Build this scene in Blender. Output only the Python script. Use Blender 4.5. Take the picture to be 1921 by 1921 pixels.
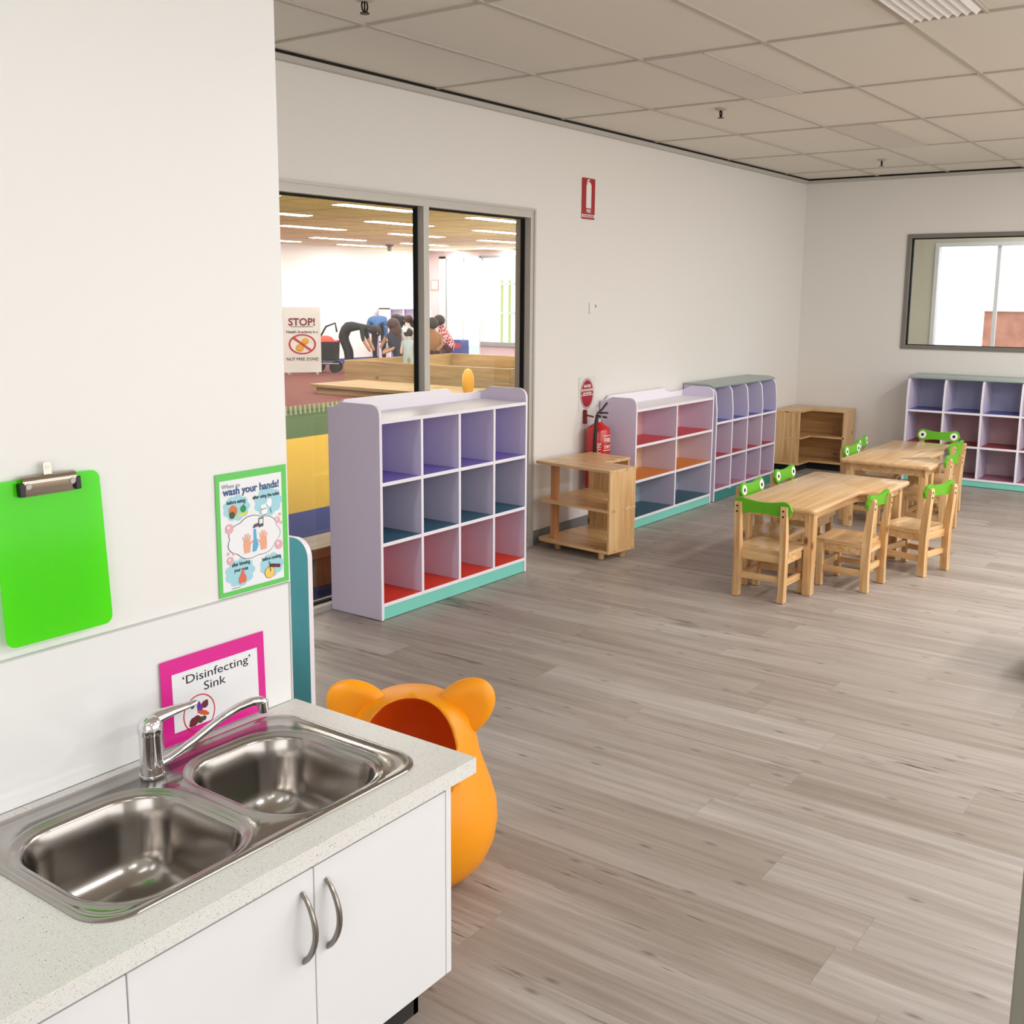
import bpy, bmesh, math, random
from mathutils import Vector, Matrix
PI = math.pi
random.seed(7)
for o in list(bpy.data.objects): bpy.data.objects.remove(o)
COL = bpy.context.scene.collection
SC = bpy.context.scene

# ------------------------------------------------------------------ camera
cam_d = bpy.data.cameras.new('camera'); cam = bpy.data.objects.new('camera', cam_d); COL.objects.link(cam)
FPX, CX, CY, W = 2006.53, 951.236, 897.61, 1921.0
YAW, PITCH, ROLL = .6319, .1695, .0063
cam_d.sensor_width = 36; cam_d.lens = FPX / W * 36
cam_d.shift_x = (W / 2 - CX) / W; cam_d.shift_y = (CY - W / 2) / W
fw = Vector((math.cos(PITCH) * math.cos(YAW), math.cos(PITCH) * math.sin(YAW), -math.sin(PITCH)))
rt = Vector((math.sin(YAW), -math.cos(YAW), 0)); up = rt.cross(fw)
r2 = math.cos(ROLL) * rt + math.sin(ROLL) * up; u2 = -math.sin(ROLL) * rt + math.cos(ROLL) * up
cam.matrix_world = Matrix(((r2.x, u2.x, -fw.x, -3.347), (r2.y, u2.y, -fw.y, -3.833), (r2.z, u2.z, -fw.z, 1.58), (0, 0, 0, 1)))
cam_d.clip_start = .02; cam_d.clip_end = 200
SC.camera = cam

# ------------------------------------------------------------------ world, lights, exposure
SC.view_settings.view_transform = 'Standard'; SC.view_settings.look = 'None'
SC.view_settings.gamma = 1; SC.view_settings.use_curve_mapping = False
SC.view_settings.exposure = -.64
wd = bpy.data.worlds.new('world'); SC.world = wd; wd.use_nodes = True
bg = wd.node_tree.nodes['Background']; bg.inputs[0].default_value = (.93, .97, 1, 1); bg.inputs[1].default_value = 3.2

def area(name, loc, rot, sx, sy, power, color=(1, 1, 1), spread=180):
    l = bpy.data.lights.new(name, 'AREA'); l.shape = 'RECTANGLE'; l.size = sx; l.size_y = sy
    l.energy = power; l.color = color; l.spread = math.radians(spread)
    o = bpy.data.objects.new(name, l); COL.objects.link(o); o.location = loc; o.rotation_euler = rot
    return o
LAMPS = [(-3.6, -3.36, 8), (-4.8, -2.76, 7), (-3.0, -5.16, 24), (-.6, -5.16, 52), (1.8, -5.16, 78), (4.2, -5.16, 80), (1.8, -3.66, 58), (4.2, -3.66, 80), (-3.2, -.96, 66)]  # inner row and passage lamps are added to brighten floor and shelf sides
for i, (x, y, p) in enumerate(LAMPS):
    area('troffer_and_fill', (x, y, 2.62), (0, 0, 0), 1.15, .28, p, (.94, .97, 1) if x < 0 else (1, .99, .98))
# unseen fill panels added by the right wall and behind the camera, without windows
area('fill_right', (1.5, -7.35, 1.4), (math.radians(90), 0, 0), 9.0, 1.9, 170, (.985, .99, 1))
area('fill_near', (-5.85, -5.5, 1.4), (0, math.radians(-90), 0), 1.9, 3.8, 85, (.95, .975, 1))
area('daylight_play', (17.3, 11.6, 1.5), (0, math.radians(90), 0), 1.9, 3.6, 90, (1, 1, 1))
area('lobby_fill', (7.9, -2.2, 2.72), (0, 0, 0), 1.2, 1.2, 45, (1, 1, .98))  # unseen fill added to brighten the lobby walls


# ------------------------------------------------------------------ materials
def lin(c):
    return tuple(((v / 255) / 12.92 if v / 255 <= .04045 else ((v / 255 + .055) / 1.055) ** 2.4) for v in c) + (1,)
MATS = {}
def mat(name, c, rough=.5, metal=0, spec=.5, emit=0, coat=0, bump=0, bscale=200, noise=0, nscale=3):
    if name in MATS: return MATS[name]
    m = bpy.data.materials.new(name); m.use_nodes = True; nt = m.node_tree; b = nt.nodes['Principled BSDF']
    b.inputs['Base Color'].default_value = lin(c); b.inputs['Roughness'].default_value = rough
    b.inputs['Metallic'].default_value = metal; b.inputs['Specular IOR Level'].default_value = spec
    b.inputs['Coat Weight'].default_value = coat
    if emit:
        b.inputs['Emission Color'].default_value = lin(c); b.inputs['Emission Strength'].default_value = emit
    tc = nt.nodes.new('ShaderNodeTexCoord')
    if bump:
        n = nt.nodes.new('ShaderNodeTexNoise'); n.inputs['Scale'].default_value = bscale
        bp = nt.nodes.new('ShaderNodeBump'); bp.inputs['Strength'].default_value = bump; bp.inputs['Distance'].default_value = .002
        nt.links.new(tc.outputs['Object'], n.inputs['Vector']); nt.links.new(n.outputs[0], bp.inputs['Height']); nt.links.new(bp.outputs[0], b.inputs['Normal'])
    if noise:
        n = nt.nodes.new('ShaderNodeTexNoise'); n.inputs['Scale'].default_value = nscale; n.inputs['Detail'].default_value = 5
        mx = nt.nodes.new('ShaderNodeMix'); mx.data_type = 'RGBA'
        mx.inputs[6].default_value = lin([v * (1 - noise) for v in c]); mx.inputs[7].default_value = lin([min(255, v * (1 + noise)) for v in c])
        nt.links.new(tc.outputs['Object'], n.inputs['Vector']); nt.links.new(n.outputs[0], mx.inputs[0]); nt.links.new(mx.outputs[2], b.inputs['Base Color'])
    MATS[name] = m
    return m

def wood(name, axis=0, base=(226, 189, 138), dark=(196, 146, 92), knot=(120, 66, 34), scale=1.0, rough=.33, knots=True):
    """pine: stretched grain along one axis plus sparse dark knots"""
    if name in MATS: return MATS[name]
    m = bpy.data.materials.new(name); m.use_nodes = True; nt = m.node_tree; b = nt.nodes['Principled BSDF']; L = nt.links.new
    tc = nt.nodes.new('ShaderNodeTexCoord'); oi = nt.nodes.new('ShaderNodeObjectInfo')
    ad = nt.nodes.new('ShaderNodeVectorMath'); ad.operation = 'ADD'
    sc = nt.nodes.new('ShaderNodeVectorMath'); sc.operation = 'SCALE'; sc.inputs[3].default_value = 9
    cx = nt.nodes.new('ShaderNodeCombineXYZ'); L(oi.outputs['Random'], cx.inputs[0]); L(oi.outputs['Random'], cx.inputs[1]); L(oi.outputs['Random'], cx.inputs[2])
    L(cx.outputs[0], sc.inputs[0]); L(sc.outputs[0], ad.inputs[1]); L(tc.outputs['Object'], ad.inputs[0])
    mp = nt.nodes.new('ShaderNodeMapping'); s = [34 * scale] * 3; s[axis] = 2.2 * scale; mp.inputs['Scale'].default_value = s; L(ad.outputs[0], mp.inputs[0])
    n = nt.nodes.new('ShaderNodeTexNoise'); n.inputs['Scale'].default_value = 1; n.inputs['Detail'].default_value = 4; n.inputs['Distortion'].default_value = .6; L(mp.outputs[0], n.inputs[0])
    r = nt.nodes.new('ShaderNodeValToRGB'); r.color_ramp.elements[0].position = .3; r.color_ramp.elements[1].position = .62
    r.color_ramp.elements[0].color = lin(dark); r.color_ramp.elements[1].color = lin(base); L(n.outputs[0], r.inputs[0])
    out = r.outputs[0]
    if knots:
        m2 = nt.nodes.new('ShaderNodeMapping'); s = [9 * scale] * 3; s[axis] = 4.5 * scale; m2.inputs['Scale'].default_value = s; L(ad.outputs[0], m2.inputs[0])
        v = nt.nodes.new('ShaderNodeTexVoronoi'); v.inputs['Scale'].default_value = 1; L(m2.outputs[0], v.inputs['Vector'])
        k = nt.nodes.new('ShaderNodeValToRGB'); k.color_ramp.elements[0].position = .06; k.color_ramp.elements[0].color = (1, 1, 1, 1); k.color_ramp.elements[1].position = .15; k.color_ramp.elements[1].color = (0, 0, 0, 1)
        L(v.outputs['Distance'], k.inputs[0])
        mx = nt.nodes.new('ShaderNodeMix'); mx.data_type = 'RGBA'; L(k.outputs[0], mx.inputs[0]); L(out, mx.inputs[6]); mx.inputs[7].default_value = lin(knot); out = mx.outputs[2]
    L(out, b.inputs['Base Color']); b.inputs['Roughness'].default_value = rough; b.inputs['Coat Weight'].default_value = .12; b.inputs['Coat Roughness'].default_value = .2
    MATS[name] = m
    return m

def floor_mat():
    m = bpy.data.materials.new('grey_oak_vinyl'); m.use_nodes = True; nt = m.node_tree; b = nt.nodes['Principled BSDF']; L = nt.links.new
    N = nt.nodes.new
    tc = N('ShaderNodeTexCoord'); sp = N('ShaderNodeSeparateXYZ'); L(tc.outputs['Object'], sp.inputs[0])
    def M(op, x, y=None, v=None):
        n = N('ShaderNodeMath'); n.operation = op; L(x, n.inputs[0])
        if y is not None: L(y, n.inputs[1])
        if v is not None: n.inputs[1].default_value = v
        return n.outputs[0]
    rx = M('DIVIDE', sp.outputs[0], v=.184); row = M('FLOOR', rx); fx = M('FRACT', rx)
    wn = N('ShaderNodeTexWhiteNoise'); wn.noise_dimensions = '1D'; L(row, wn.inputs['W'])
    ry = M('ADD', M('DIVIDE', sp.outputs[1], v=1.22), wn.outputs['Value']); pk_ = M('FLOOR', ry); fy_ = M('FRACT', ry)
    cc = N('ShaderNodeCombineXYZ'); L(row, cc.inputs[0]); L(pk_, cc.inputs[1])
    w2_ = N('ShaderNodeTexWhiteNoise'); w2_.noise_dimensions = '3D'; L(cc.outputs[0], w2_.inputs['Vector'])
    class _B: pass
    bk = _B(); ex = M('MINIMUM', fx, M('SUBTRACT', fx, v=1)); 
    jx = M('LESS_THAN', fx, v=.008); jy = M('LESS_THAN', fy_, v=.0014)
    jm = M('MULTIPLY', M('MAXIMUM', jx, jy), v=.55)
    bk.outputs = {'Color': w2_.outputs['Color'], 'Fac': jm}
    # per-plank offset for the grain
    mu = N('ShaderNodeVectorMath'); mu.operation = 'SCALE'; mu.inputs[3].default_value = 13; L(bk.outputs['Color'], mu.inputs[0])
    ad = N('ShaderNodeVectorMath'); ad.operation = 'ADD'; L(tc.outputs['Object'], ad.inputs[0]); L(mu.outputs[0], ad.inputs[1])
    def nz(sx, sy, det, dist, ):
        mp = N('ShaderNodeMapping'); mp.inputs['Scale'].default_value = (sx, sy, 1); L(ad.outputs[0], mp.inputs[0])
        n = N('ShaderNodeTexNoise'); n.inputs['Scale'].default_value = 1; n.inputs['Detail'].default_value = det; n.inputs['Distortion'].default_value = dist; n.inputs['Roughness'].default_value = .6; L(mp.outputs[0], n.inputs[0]); return n
    g1 = nz(46, 1.5, 6, .4); g2 = nz(9, .8, 4, .8); g3 = nz(85, 5.5, 3, .3)
    r1 = N('ShaderNodeValToRGB'); r1.color_ramp.elements[0].position = .3; r1.color_ramp.elements[0].color = lin((166, 157, 150)); r1.color_ramp.elements[1].position = .66; r1.color_ramp.elements[1].color = lin((193, 185, 179)); L(g1.outputs[0], r1.inputs[0])
    r2_ = N('ShaderNodeValToRGB'); r2_.color_ramp.elements[0].position = .3; r2_.color_ramp.elements[0].color = lin((222, 216, 210)); r2_.color_ramp.elements[1].position = .7; r2_.color_ramp.elements[1].color = (1, 1, 1, 1); L(g2.outputs[0], r2_.inputs[0])
    m1 = N('ShaderNodeMix'); m1.data_type = 'RGBA'; m1.blend_type = 'MULTIPLY'; m1.inputs[0].default_value = 1; L(r1.outputs[0], m1.inputs[6]); L(r2_.outputs[0], m1.inputs[7])
    # plank tone
    r4 = N('ShaderNodeValToRGB'); r4.color_ramp.elements[0].color = lin((232, 228, 224)); r4.color_ramp.elements[1].color = (1, 1, 1, 1); L(w2_.outputs['Value'], r4.inputs[0])
    m2 = N('ShaderNodeMix'); m2.data_type = 'RGBA'; m2.blend_type = 'MULTIPLY'; m2.inputs[0].default_value = 1; L(m1.outputs[2], m2.inputs[6]); L(r4.outputs[0], m2.inputs[7])
    # dark cracks where both fine and broad grain are low
    g4 = nz(3.0, 1.1, 2, 0)
    mm = N('ShaderNodeMath'); mm.operation = 'MULTIPLY'; L(g3.outputs[0], mm.inputs[0]); L(g4.outputs[0], mm.inputs[1])
    r5 = N('ShaderNodeValToRGB'); r5.color_ramp.elements[0].position = .105; r5.color_ramp.elements[0].color = (1, 1, 1, 1); r5.color_ramp.elements[1].position = .15; r5.color_ramp.elements[1].color = (0, 0, 0, 1); L(mm.outputs[0], r5.inputs[0])
    m3 = N('ShaderNodeMix'); m3.data_type = 'RGBA'; L(r5.outputs[0], m3.inputs[0]); L(m2.outputs[2], m3.inputs[6]); m3.inputs[7].default_value = lin((92, 80, 72))
    # knots
    mp = N('ShaderNodeMapping'); mp.inputs['Scale'].default_value = (5, 1.7, 1); L(ad.outputs[0], mp.inputs[0])
    v = N('ShaderNodeTexVoronoi'); v.inputs['Scale'].default_value = 1; v.voronoi_dimensions = '2D'; L(mp.outputs[0], v.inputs['Vector'])
    r6 = N('ShaderNodeValToRGB'); r6.color_ramp.elements[0].position = .01; r6.color_ramp.elements[0].color = (.6, .6, .6, 1); r6.color_ramp.elements[1].position = .05; r6.color_ramp.elements[1].color = (0, 0, 0, 1); L(v.outputs['Distance'], r6.inputs[0])
    m4 = N('ShaderNodeMix'); m4.data_type = 'RGBA'; L(r6.outputs[0], m4.inputs[0]); L(m3.outputs[2], m4.inputs[6]); m4.inputs[7].default_value = lin((88, 76, 66))
    # joints
    r7 = N('ShaderNodeMix'); r7.data_type = 'RGBA'; L(bk.outputs['Fac'], r7.inputs[0]); L(m4.outputs[2], r7.inputs[6]); r7.inputs[7].default_value = lin((128, 116, 106))
    L(r7.outputs[2], b.inputs['Base Color']); b.inputs['Roughness'].default_value = .42; b.inputs['Specular IOR Level'].default_value = .45
    bp = N('ShaderNodeBump'); bp.inputs['Strength'].default_value = .12; bp.inputs['Distance'].default_value = .001; L(g1.outputs[0], bp.inputs['Height']); L(bp.outputs[0], b.inputs['Normal'])
    return m

def stone_mat():
    m = bpy.data.materials.new('speckled_stone'); m.use_nodes = True; nt = m.node_tree; b = nt.nodes['Principled BSDF']; L = nt.links.new; N = nt.nodes.new
    tc = N('ShaderNodeTexCoord'); prev = None
    base = lin((230, 229, 226))
    for sc_, th, c in ((330, .22, (176, 168, 158)), (170, .13, (120, 108, 98)), (240, .2, (246, 246, 242))):
        v = N('ShaderNodeTexVoronoi'); v.inputs['Scale'].default_value = sc_; L(tc.outputs['Object'], v.inputs['Vector'])
        w = N('ShaderNodeTexNoise'); w.inputs['Scale'].default_value = sc_ * .35; L(tc.outputs['Object'], w.inputs['Vector'])
        mu = N('ShaderNodeMath'); mu.operation = 'MULTIPLY'; L(v.outputs['Distance'], mu.inputs[0]); L(w.outputs[0], mu.inputs[1])
        r = N('ShaderNodeValToRGB'); r.color_ramp.elements[0].position = th * .35; r.color_ramp.elements[0].color = (1, 1, 1, 1); r.color_ramp.elements[1].position = th * .55; r.color_ramp.elements[1].color = (0, 0, 0, 1); L(mu.outputs[0], r.inputs[0])
        mx = N('ShaderNodeMix'); mx.data_type = 'RGBA'; L(r.outputs[0], mx.inputs[0]); mx.inputs[7].default_value = lin(c)
        if prev is None: mx.inputs[6].default_value = base
        else: L(prev, mx.inputs[6])
        prev = mx.outputs[2]
    L(prev, b.inputs['Base Color']); b.inputs['Roughness'].default_value = .3
    return m

def glass_mat(name='window_glass', tint=(.97, .985, .975, 1), refl=1.0):
    m = bpy.data.materials.new(name); m.use_nodes = True; nt = m.node_tree; nt.nodes.clear(); L = nt.links.new; N = nt.nodes.new
    o = N('ShaderNodeOutputMaterial'); t = N('ShaderNodeBsdfTransparent'); t.inputs[0].default_value = tint
    g = N('ShaderNodeBsdfGlossy'); g.inputs['Roughness'].default_value = .01
    lw = N('ShaderNodeLayerWeight'); lw.inputs[0].default_value = .5
    pw = N('ShaderNodeMath'); pw.operation = 'POWER'; pw.inputs[1].default_value = 5; L(lw.outputs['Facing'], pw.inputs[0])
    f = N('ShaderNodeMath'); f.operation = 'MULTIPLY_ADD'; f.inputs[1].default_value = .7; f.inputs[2].default_value = .03; L(pw.outputs[0], f.inputs[0])
    mx = N('ShaderNodeMixShader'); L(f.outputs[0], mx.inputs[0]); L(t.outputs[0], mx.inputs[1]); L(g.outputs[0], mx.inputs[2]); L(mx.outputs[0], o.inputs[0])
    return m

def acrylic_mat():
    m = bpy.data.materials.new('green_acrylic'); m.use_nodes = True; nt = m.node_tree; nt.nodes.clear(); L = nt.links.new; N = nt.nodes.new
    o = N('ShaderNodeOutputMaterial'); t = N('ShaderNodeBsdfTransparent'); t.inputs[0].default_value = (.3, 1, .02, 1)
    d = N('ShaderNodeBsdfPrincipled'); d.inputs['Base Color'].default_value = (.15, .93, .01, 1); d.inputs['Roughness'].default_value = .12
    tl = N('ShaderNodeBsdfTranslucent'); tl.inputs[0].default_value = (.17, .95, .01, 1)
    m1 = N('ShaderNodeMixShader'); m1.inputs[0].default_value = .3; L(d.outputs[0], m1.inputs[1]); L(tl.outputs[0], m1.inputs[2])
    m2 = N('ShaderNodeMixShader'); m2.inputs[0].default_value = .3; L(m1.outputs[0], m2.inputs[1]); L(t.outputs[0], m2.inputs[2]); L(m2.outputs[0], o.inputs[0])
    return m

def plaid_mat():
    m = bpy.data.materials.new('red_plaid'); m.use_nodes = True; nt = m.node_tree; b = nt.nodes['Principled BSDF']; L = nt.links.new; N = nt.nodes.new
    tc = N('ShaderNodeTexCoord'); mp = N('ShaderNodeMapping'); mp.inputs['Rotation'].default_value = (.5, .4, .5); L(tc.outputs['Object'], mp.inputs[0])
    c = N('ShaderNodeTexChecker'); c.inputs['Scale'].default_value = 22; c.inputs[1].default_value = lin((150, 25, 40)); c.inputs[2].default_value = lin((225, 190, 195)); L(mp.outputs[0], c.inputs[0]); L(c.outputs[0], b.inputs['Base Color'])
    b.inputs['Roughness'].default_value = .9
    return m

WALL = mat('wall_paint', (232, 229, 224), .6, bump=.05)
CEIL = mat('ceiling_tile', (226, 220, 208), .9, bump=.15, bscale=90)
GRID = mat('ceiling_grid', (190, 183, 170), .6)
BLACK = mat('black_gap', (12, 12, 12), .8)
ALU = mat('aluminium', (196, 192, 184), .45, .25)
TRIM = mat('grey_trim', (190, 186, 178), .5)
SKIRT = mat('grey_skirting', (122, 120, 116), .5)
WHITE = mat('white_laminate', (236, 236, 238), .3)
SPLASH = mat('gloss_splashback', (240, 240, 240), .08)
STONE = stone_mat()
LILAC = mat('lilac_laminate', (218, 208, 232), .4)
EDGE = mat('white_edge', (244, 240, 248), .4)
AQUA = mat('aqua_laminate', (128, 214, 198), .4)
TEALK = mat('dark_teal_laminate', (52, 132, 128), .4)
TEAL = mat('teal_panel', (84, 164, 172), .45)
STEEL = mat('brushed_steel', (168, 163, 158), .2, 1)
CHROME = mat('chrome', (225, 225, 228), .06, 1)
NICKEL = mat('satin_nickel', (150, 144, 138), .25, 1)
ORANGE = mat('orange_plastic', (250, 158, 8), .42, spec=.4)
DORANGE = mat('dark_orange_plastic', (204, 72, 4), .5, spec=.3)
FROG = mat('frog_green', (98, 178, 28), .4)
PINE_X = wood('pine_x', 0); PINE_Y = wood('pine_y', 1); PINE_Z = wood('pine_z', 2)
TOPW = wood('table_top_wood', 0, (224, 186, 138), (204, 160, 110), scale=.6, rough=.2, knots=False)
TIMB = wood('sandpit_timber', 1, (176, 146, 96), (146, 116, 70), scale=.5, rough=.6)
GLASS = glass_mat()

# ------------------------------------------------------------------ mesh helpers
class MB:
    def __init__(s): s.b = bmesh.new(); s.m = 0
    def _tag(s, faces):
        for f in faces: f.material_index = s.m
    def box(s, x0, y0, z0, x1, y1, z1, bev=0):
        x0, x1 = sorted((x0, x1)); y0, y1 = sorted((y0, y1)); z0, z1 = sorted((z0, z1))
        r = bmesh.ops.create_cube(s.b, size=1); v = r['verts']
        for q in v: q.co = Vector((x0 + (q.co.x + .5) * (x1 - x0), y0 + (q.co.y + .5) * (y1 - y0), z0 + (q.co.z + .5) * (z1 - z0)))
        fs = {f for q in v for f in q.link_faces}; s._tag(fs)
        if bev:
            es = list({e for q in v for e in q.link_edges}); r = bmesh.ops.bevel(s.b, geom=es, offset=bev, segments=2, profile=.5, affect='EDGES'); s._tag(r['faces'])
        return s
    def loft(s, rings, close=True, cap0=True, cap1=True, mats=None):
        R = [[s.b.verts.new(p) for p in r] for r in rings]; n = len(R[0])
        for k in range(len(R) - 1):
            for i in range(n if close else n - 1):
                j = (i + 1) % n
                f = s.b.faces.new((R[k][i], R[k][j], R[k + 1][j], R[k + 1][i])); f.material_index = mats[k] if mats else s.m
        if cap0: f = s.b.faces.new(R[0][::-1]); f.material_index = s.m
        if cap1: f = s.b.faces.new(R[-1]); f.material_index = s.m
        return R
    def cyl(s, p0, p1, r0, r1=None, n=16):
        r1 = r0 if r1 is None else r1; p0 = Vector(p0); p1 = Vector(p1); d = (p1 - p0).normalized()
        a = d.orthogonal().normalized(); b = d.cross(a)
        s.loft([[p + (a * math.cos(2 * PI * i / n) + b * math.sin(2 * PI * i / n)) * r for i in range(n)] for p, r in ((p0, r0), (p1, r1))])
        return s
    def tube(s, pts, r, n=12, flat=1.0):
        pts = [Vector(p) for p in pts]; rs = r if isinstance(r, (list, tuple)) else [r] * len(pts)
        rings = []; a = None
        for k, p in enumerate(pts):
            t = (pts[min(k + 1, len(pts) - 1)] - pts[max(k - 1, 0)]).normalized()
            a = (a - t * a.dot(t)).normalized() if a is not None else t.orthogonal().normalized()
            b = t.cross(a); rings.append([p + (a * math.cos(2 * PI * i / n) + b * math.sin(2 * PI * i / n) * flat) * rs[k] for i in range(n)])
        s.loft(rings); return s
    def lathe(s, prof, c=(0, 0, 0), n=32, sx=1, sy=1):
        rings = []
        for r, z in prof:
            rings.append([(c[0] + max(r, 1e-4) * sx * math.cos(2 * PI * i / n), c[1] + max(r, 1e-4) * sy * math.sin(2 * PI * i / n), c[2] + z) for i in range(n)])
        s.loft(rings); return s
    def prism(s, pts, axis, a, b, bev=0):
        """polygon in the two other axes, extruded along axis from a to b"""
        def P(p, t):
            return {0: (t, p[0], p[1]), 1: (p[0], t, p[1]), 2: (p[0], p[1], t)}[axis]
        R = s.loft([[P(p, a) for p in pts], [P(p, b) for p in pts]])
        if bev:
            es = {e for r in R for v in r for e in v.link_edges if len(e.link_faces) == 2 and (e.verts[0] in r and e.verts[1] in r)}
            q = bmesh.ops.bevel(s.b, geom=list(es), offset=bev, segments=2, profile=.5, affect='EDGES'); s._tag(q['faces'])
        return s
    def ball(s, c, r, sx=1, sy=1, sz=1, n=16, rot=None):
        q = bmesh.ops.create_uvsphere(s.b, u_segments=n, v_segments=max(6, n // 2), radius=r)
        for v in q['verts']:
            p = Vector((v.co.x * sx, v.co.y * sy, v.co.z * sz))
            if rot: p = rot @ p
            v.co = p + Vector(c)
        s._tag({f for v in q['verts'] for f in v.link_faces}); return s
    def poly(s, pts):
        f = s.b.faces.new([s.b.verts.new(p) for p in pts]); f.material_index = s.m; return s
    def obj(s, name, mats, parent=None, smooth=False, loc=None, rotz=None, angle=40):
        bmesh.ops.recalc_face_normals(s.b, faces=s.b.faces)
        me = bpy.data.meshes.new(name); s.b.to_mesh(me); s.b.free()
        for m in (mats if isinstance(mats, (list, tuple)) else [mats]): me.materials.append(m)
        if smooth:
            for p in me.polygons: p.use_smooth = True
            try: me.set_sharp_from_angle(angle=math.radians(angle))
            except Exception: pass
        o = bpy.data.objects.new(name, me); COL.objects.link(o)
        if parent: o.parent = parent
        if loc is not None: o.location = loc
        if rotz is not None: o.rotation_euler[2] = rotz
        return o

def rrect(x0, y0, x1, y1, r, n=6):
    out = []
    for cx, cy, a0 in ((x1 - r, y1 - r, 0), (x0 + r, y1 - r, 90), (x0 + r, y0 + r, 180), (x1 - r, y0 + r, 270)):
        for k in range(n + 1):
            a = math.radians(a0 + 90 * k / n); out.append((cx + r * math.cos(a), cy + r * math.sin(a)))
    return out
def thing(name, label, cat, loc=(0, 0, 0), rotz=0, group=None):
    o = bpy.data.objects.new(name, None); COL.objects.link(o); o.empty_display_size = .1
    o.location = loc; o.rotation_euler = (0, 0, rotz); o['label'] = label; o['category'] = cat
    if group: o['group'] = group
    return o
def tag(o, label, cat, group=None, kind=None):
    o['label'] = label; o['category'] = cat
    if group: o['group'] = group
    if kind: o['kind'] = kind
    return o
def struct(o): o['kind'] = 'structure'; return o
def dup(root, loc, rotz, label, group=None):
    r = root.copy(); COL.objects.link(r); r.location = loc; r.rotation_euler = (0, 0, rotz); r['label'] = label
    if group: r['group'] = group
    for ch in list(root.children):
        c = ch.copy(); COL.objects.link(c); c.parent = r
        for g in list(ch.children):
            d = g.copy(); COL.objects.link(d); d.parent = c
    return r
def text(name, s, size, loc, rot, m, parent=None, align='CENTER', depth=.0003, bold=0, shear=0, sx=1):
    cu = bpy.data.curves.new(name, 'FONT'); cu.body = s; cu.size = size; cu.align_x = align; cu.extrude = depth; cu.offset = bold; cu.shear = shear; cu.resolution_u = 3
    t = bpy.data.objects.new(name, cu); COL.objects.link(t); bpy.context.view_layer.update()
    me = bpy.data.meshes.new_from_object(t.evaluated_get(bpy.context.evaluated_depsgraph_get()))
    bpy.data.objects.remove(t); me.materials.clear(); me.materials.append(m)
    o = bpy.data.objects.new(name, me); COL.objects.link(o); o.location = loc; o.rotation_euler = rot; o.scale = (sx, 1, 1)
    if parent: o.parent = parent
    return o

# ================================================================== STRUCTURE
H = 2.65; XB = 6.58; XN = -6.0; YR = -7.5
m = MB(); m.box(XN - .1, YR - .1, -.1, XB + .1, 0, 0); fl = struct(m.obj('floor', floor_mat()))
m = MB(); m.box(XN - .1, YR - .1, H + .008, XB + .1, 0, H + .1); struct(m.obj('ceiling', CEIL))
m = MB()
k = 0
ys = [-.66 - .6 * i for i in range(12)]
for y in ys: m.box(XN, y - .011, H, XB - .02, y + .011, H + .012)
xs = [-6 + 1.2 * i for i in range(11)]
for x in xs:
    m.box(x - .009, YR, H + .001, x + .009, -.03, H + .011)
struct(m.obj('trim_1', GRID))
m = MB(); m.box(XN, -.035, H - .034, XB, 0, H - .008); m.box(XB - .035, YR, H - .034, XB, -.035, H - .008); struct(m.obj('trim_2', TRIM))
m = MB(); m.box(XN, -.03, H - .008, XB, -.001, H + .008); m.box(XB - .03, YR, H - .008, XB - .001, -.03, H + .008); struct(m.obj('trim_3', BLACK))
# long wall on the left with the window opening
WX0, WX1, WH = -.98, 2.145, 2.095
m = MB(); m.box(XN, 0, 0, WX0, .1, H + .1); m.box(WX0, 0, WH, WX1, .1, H + .1); m.box(WX1, 0, 0, XB + .1, .1, H + .1); struct(m.obj('wall_left', WALL))
# back wall with its window
BY0, BY1, BZ0, BZ1 = -.955, -3.35, 1.13, 2.135
m = MB(); m.box(XB, 0, 0, XB + .1, BY0, H + .1); m.box(XB, BY0, 0, XB + .1, BY1, BZ0); m.box(XB, BY0, BZ1, XB + .1, BY1, H + .1); m.box(XB, BY1, 0, XB + .1, YR - .1, H + .1); struct(m.obj('wall_back', WALL))
m = MB(); m.box(XN, YR - .1, 0, XB, YR, H + .1); struct(m.obj('wall_right', WALL))
m = MB(); m.box(XN - .1, YR, 0, XN, .1, H + .1); struct(m.obj('wall_near', WALL))
# partition that carries the wash bench
YP = -1.893; XE = -1.598
PART = mat('partition_paint', (240, 239, 237), .35)
m = MB(); m.box(XN, YP, 0, XE, YP + .1, H + .02, .002); struct(m.obj('wall_partition', PART))
m = MB(); m.box(XN, YP - .006, .58, XE - .012, YP, .88, .0015); struct(m.obj('trim_4', SPLASH))
m = MB(); m.box(XN, YP - .0075, .8802, XE - .010, YP, .8835); m.box(XE - .012, YP - .0075, .58, XE - .0095, YP, .8835); struct(m.obj('trim_5', mat('splash_bead', (205, 205, 205), .4)))
# skirting
m = MB(); m.box(WX1, -.012, 0, XB - .012, 0, .09); struct(m.obj('baseboard_left', SKIRT))
m = MB(); m.box(XB - .012, YR, 0, XB, 0, .09); struct(m.obj('baseboard_back', SKIRT))
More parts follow.
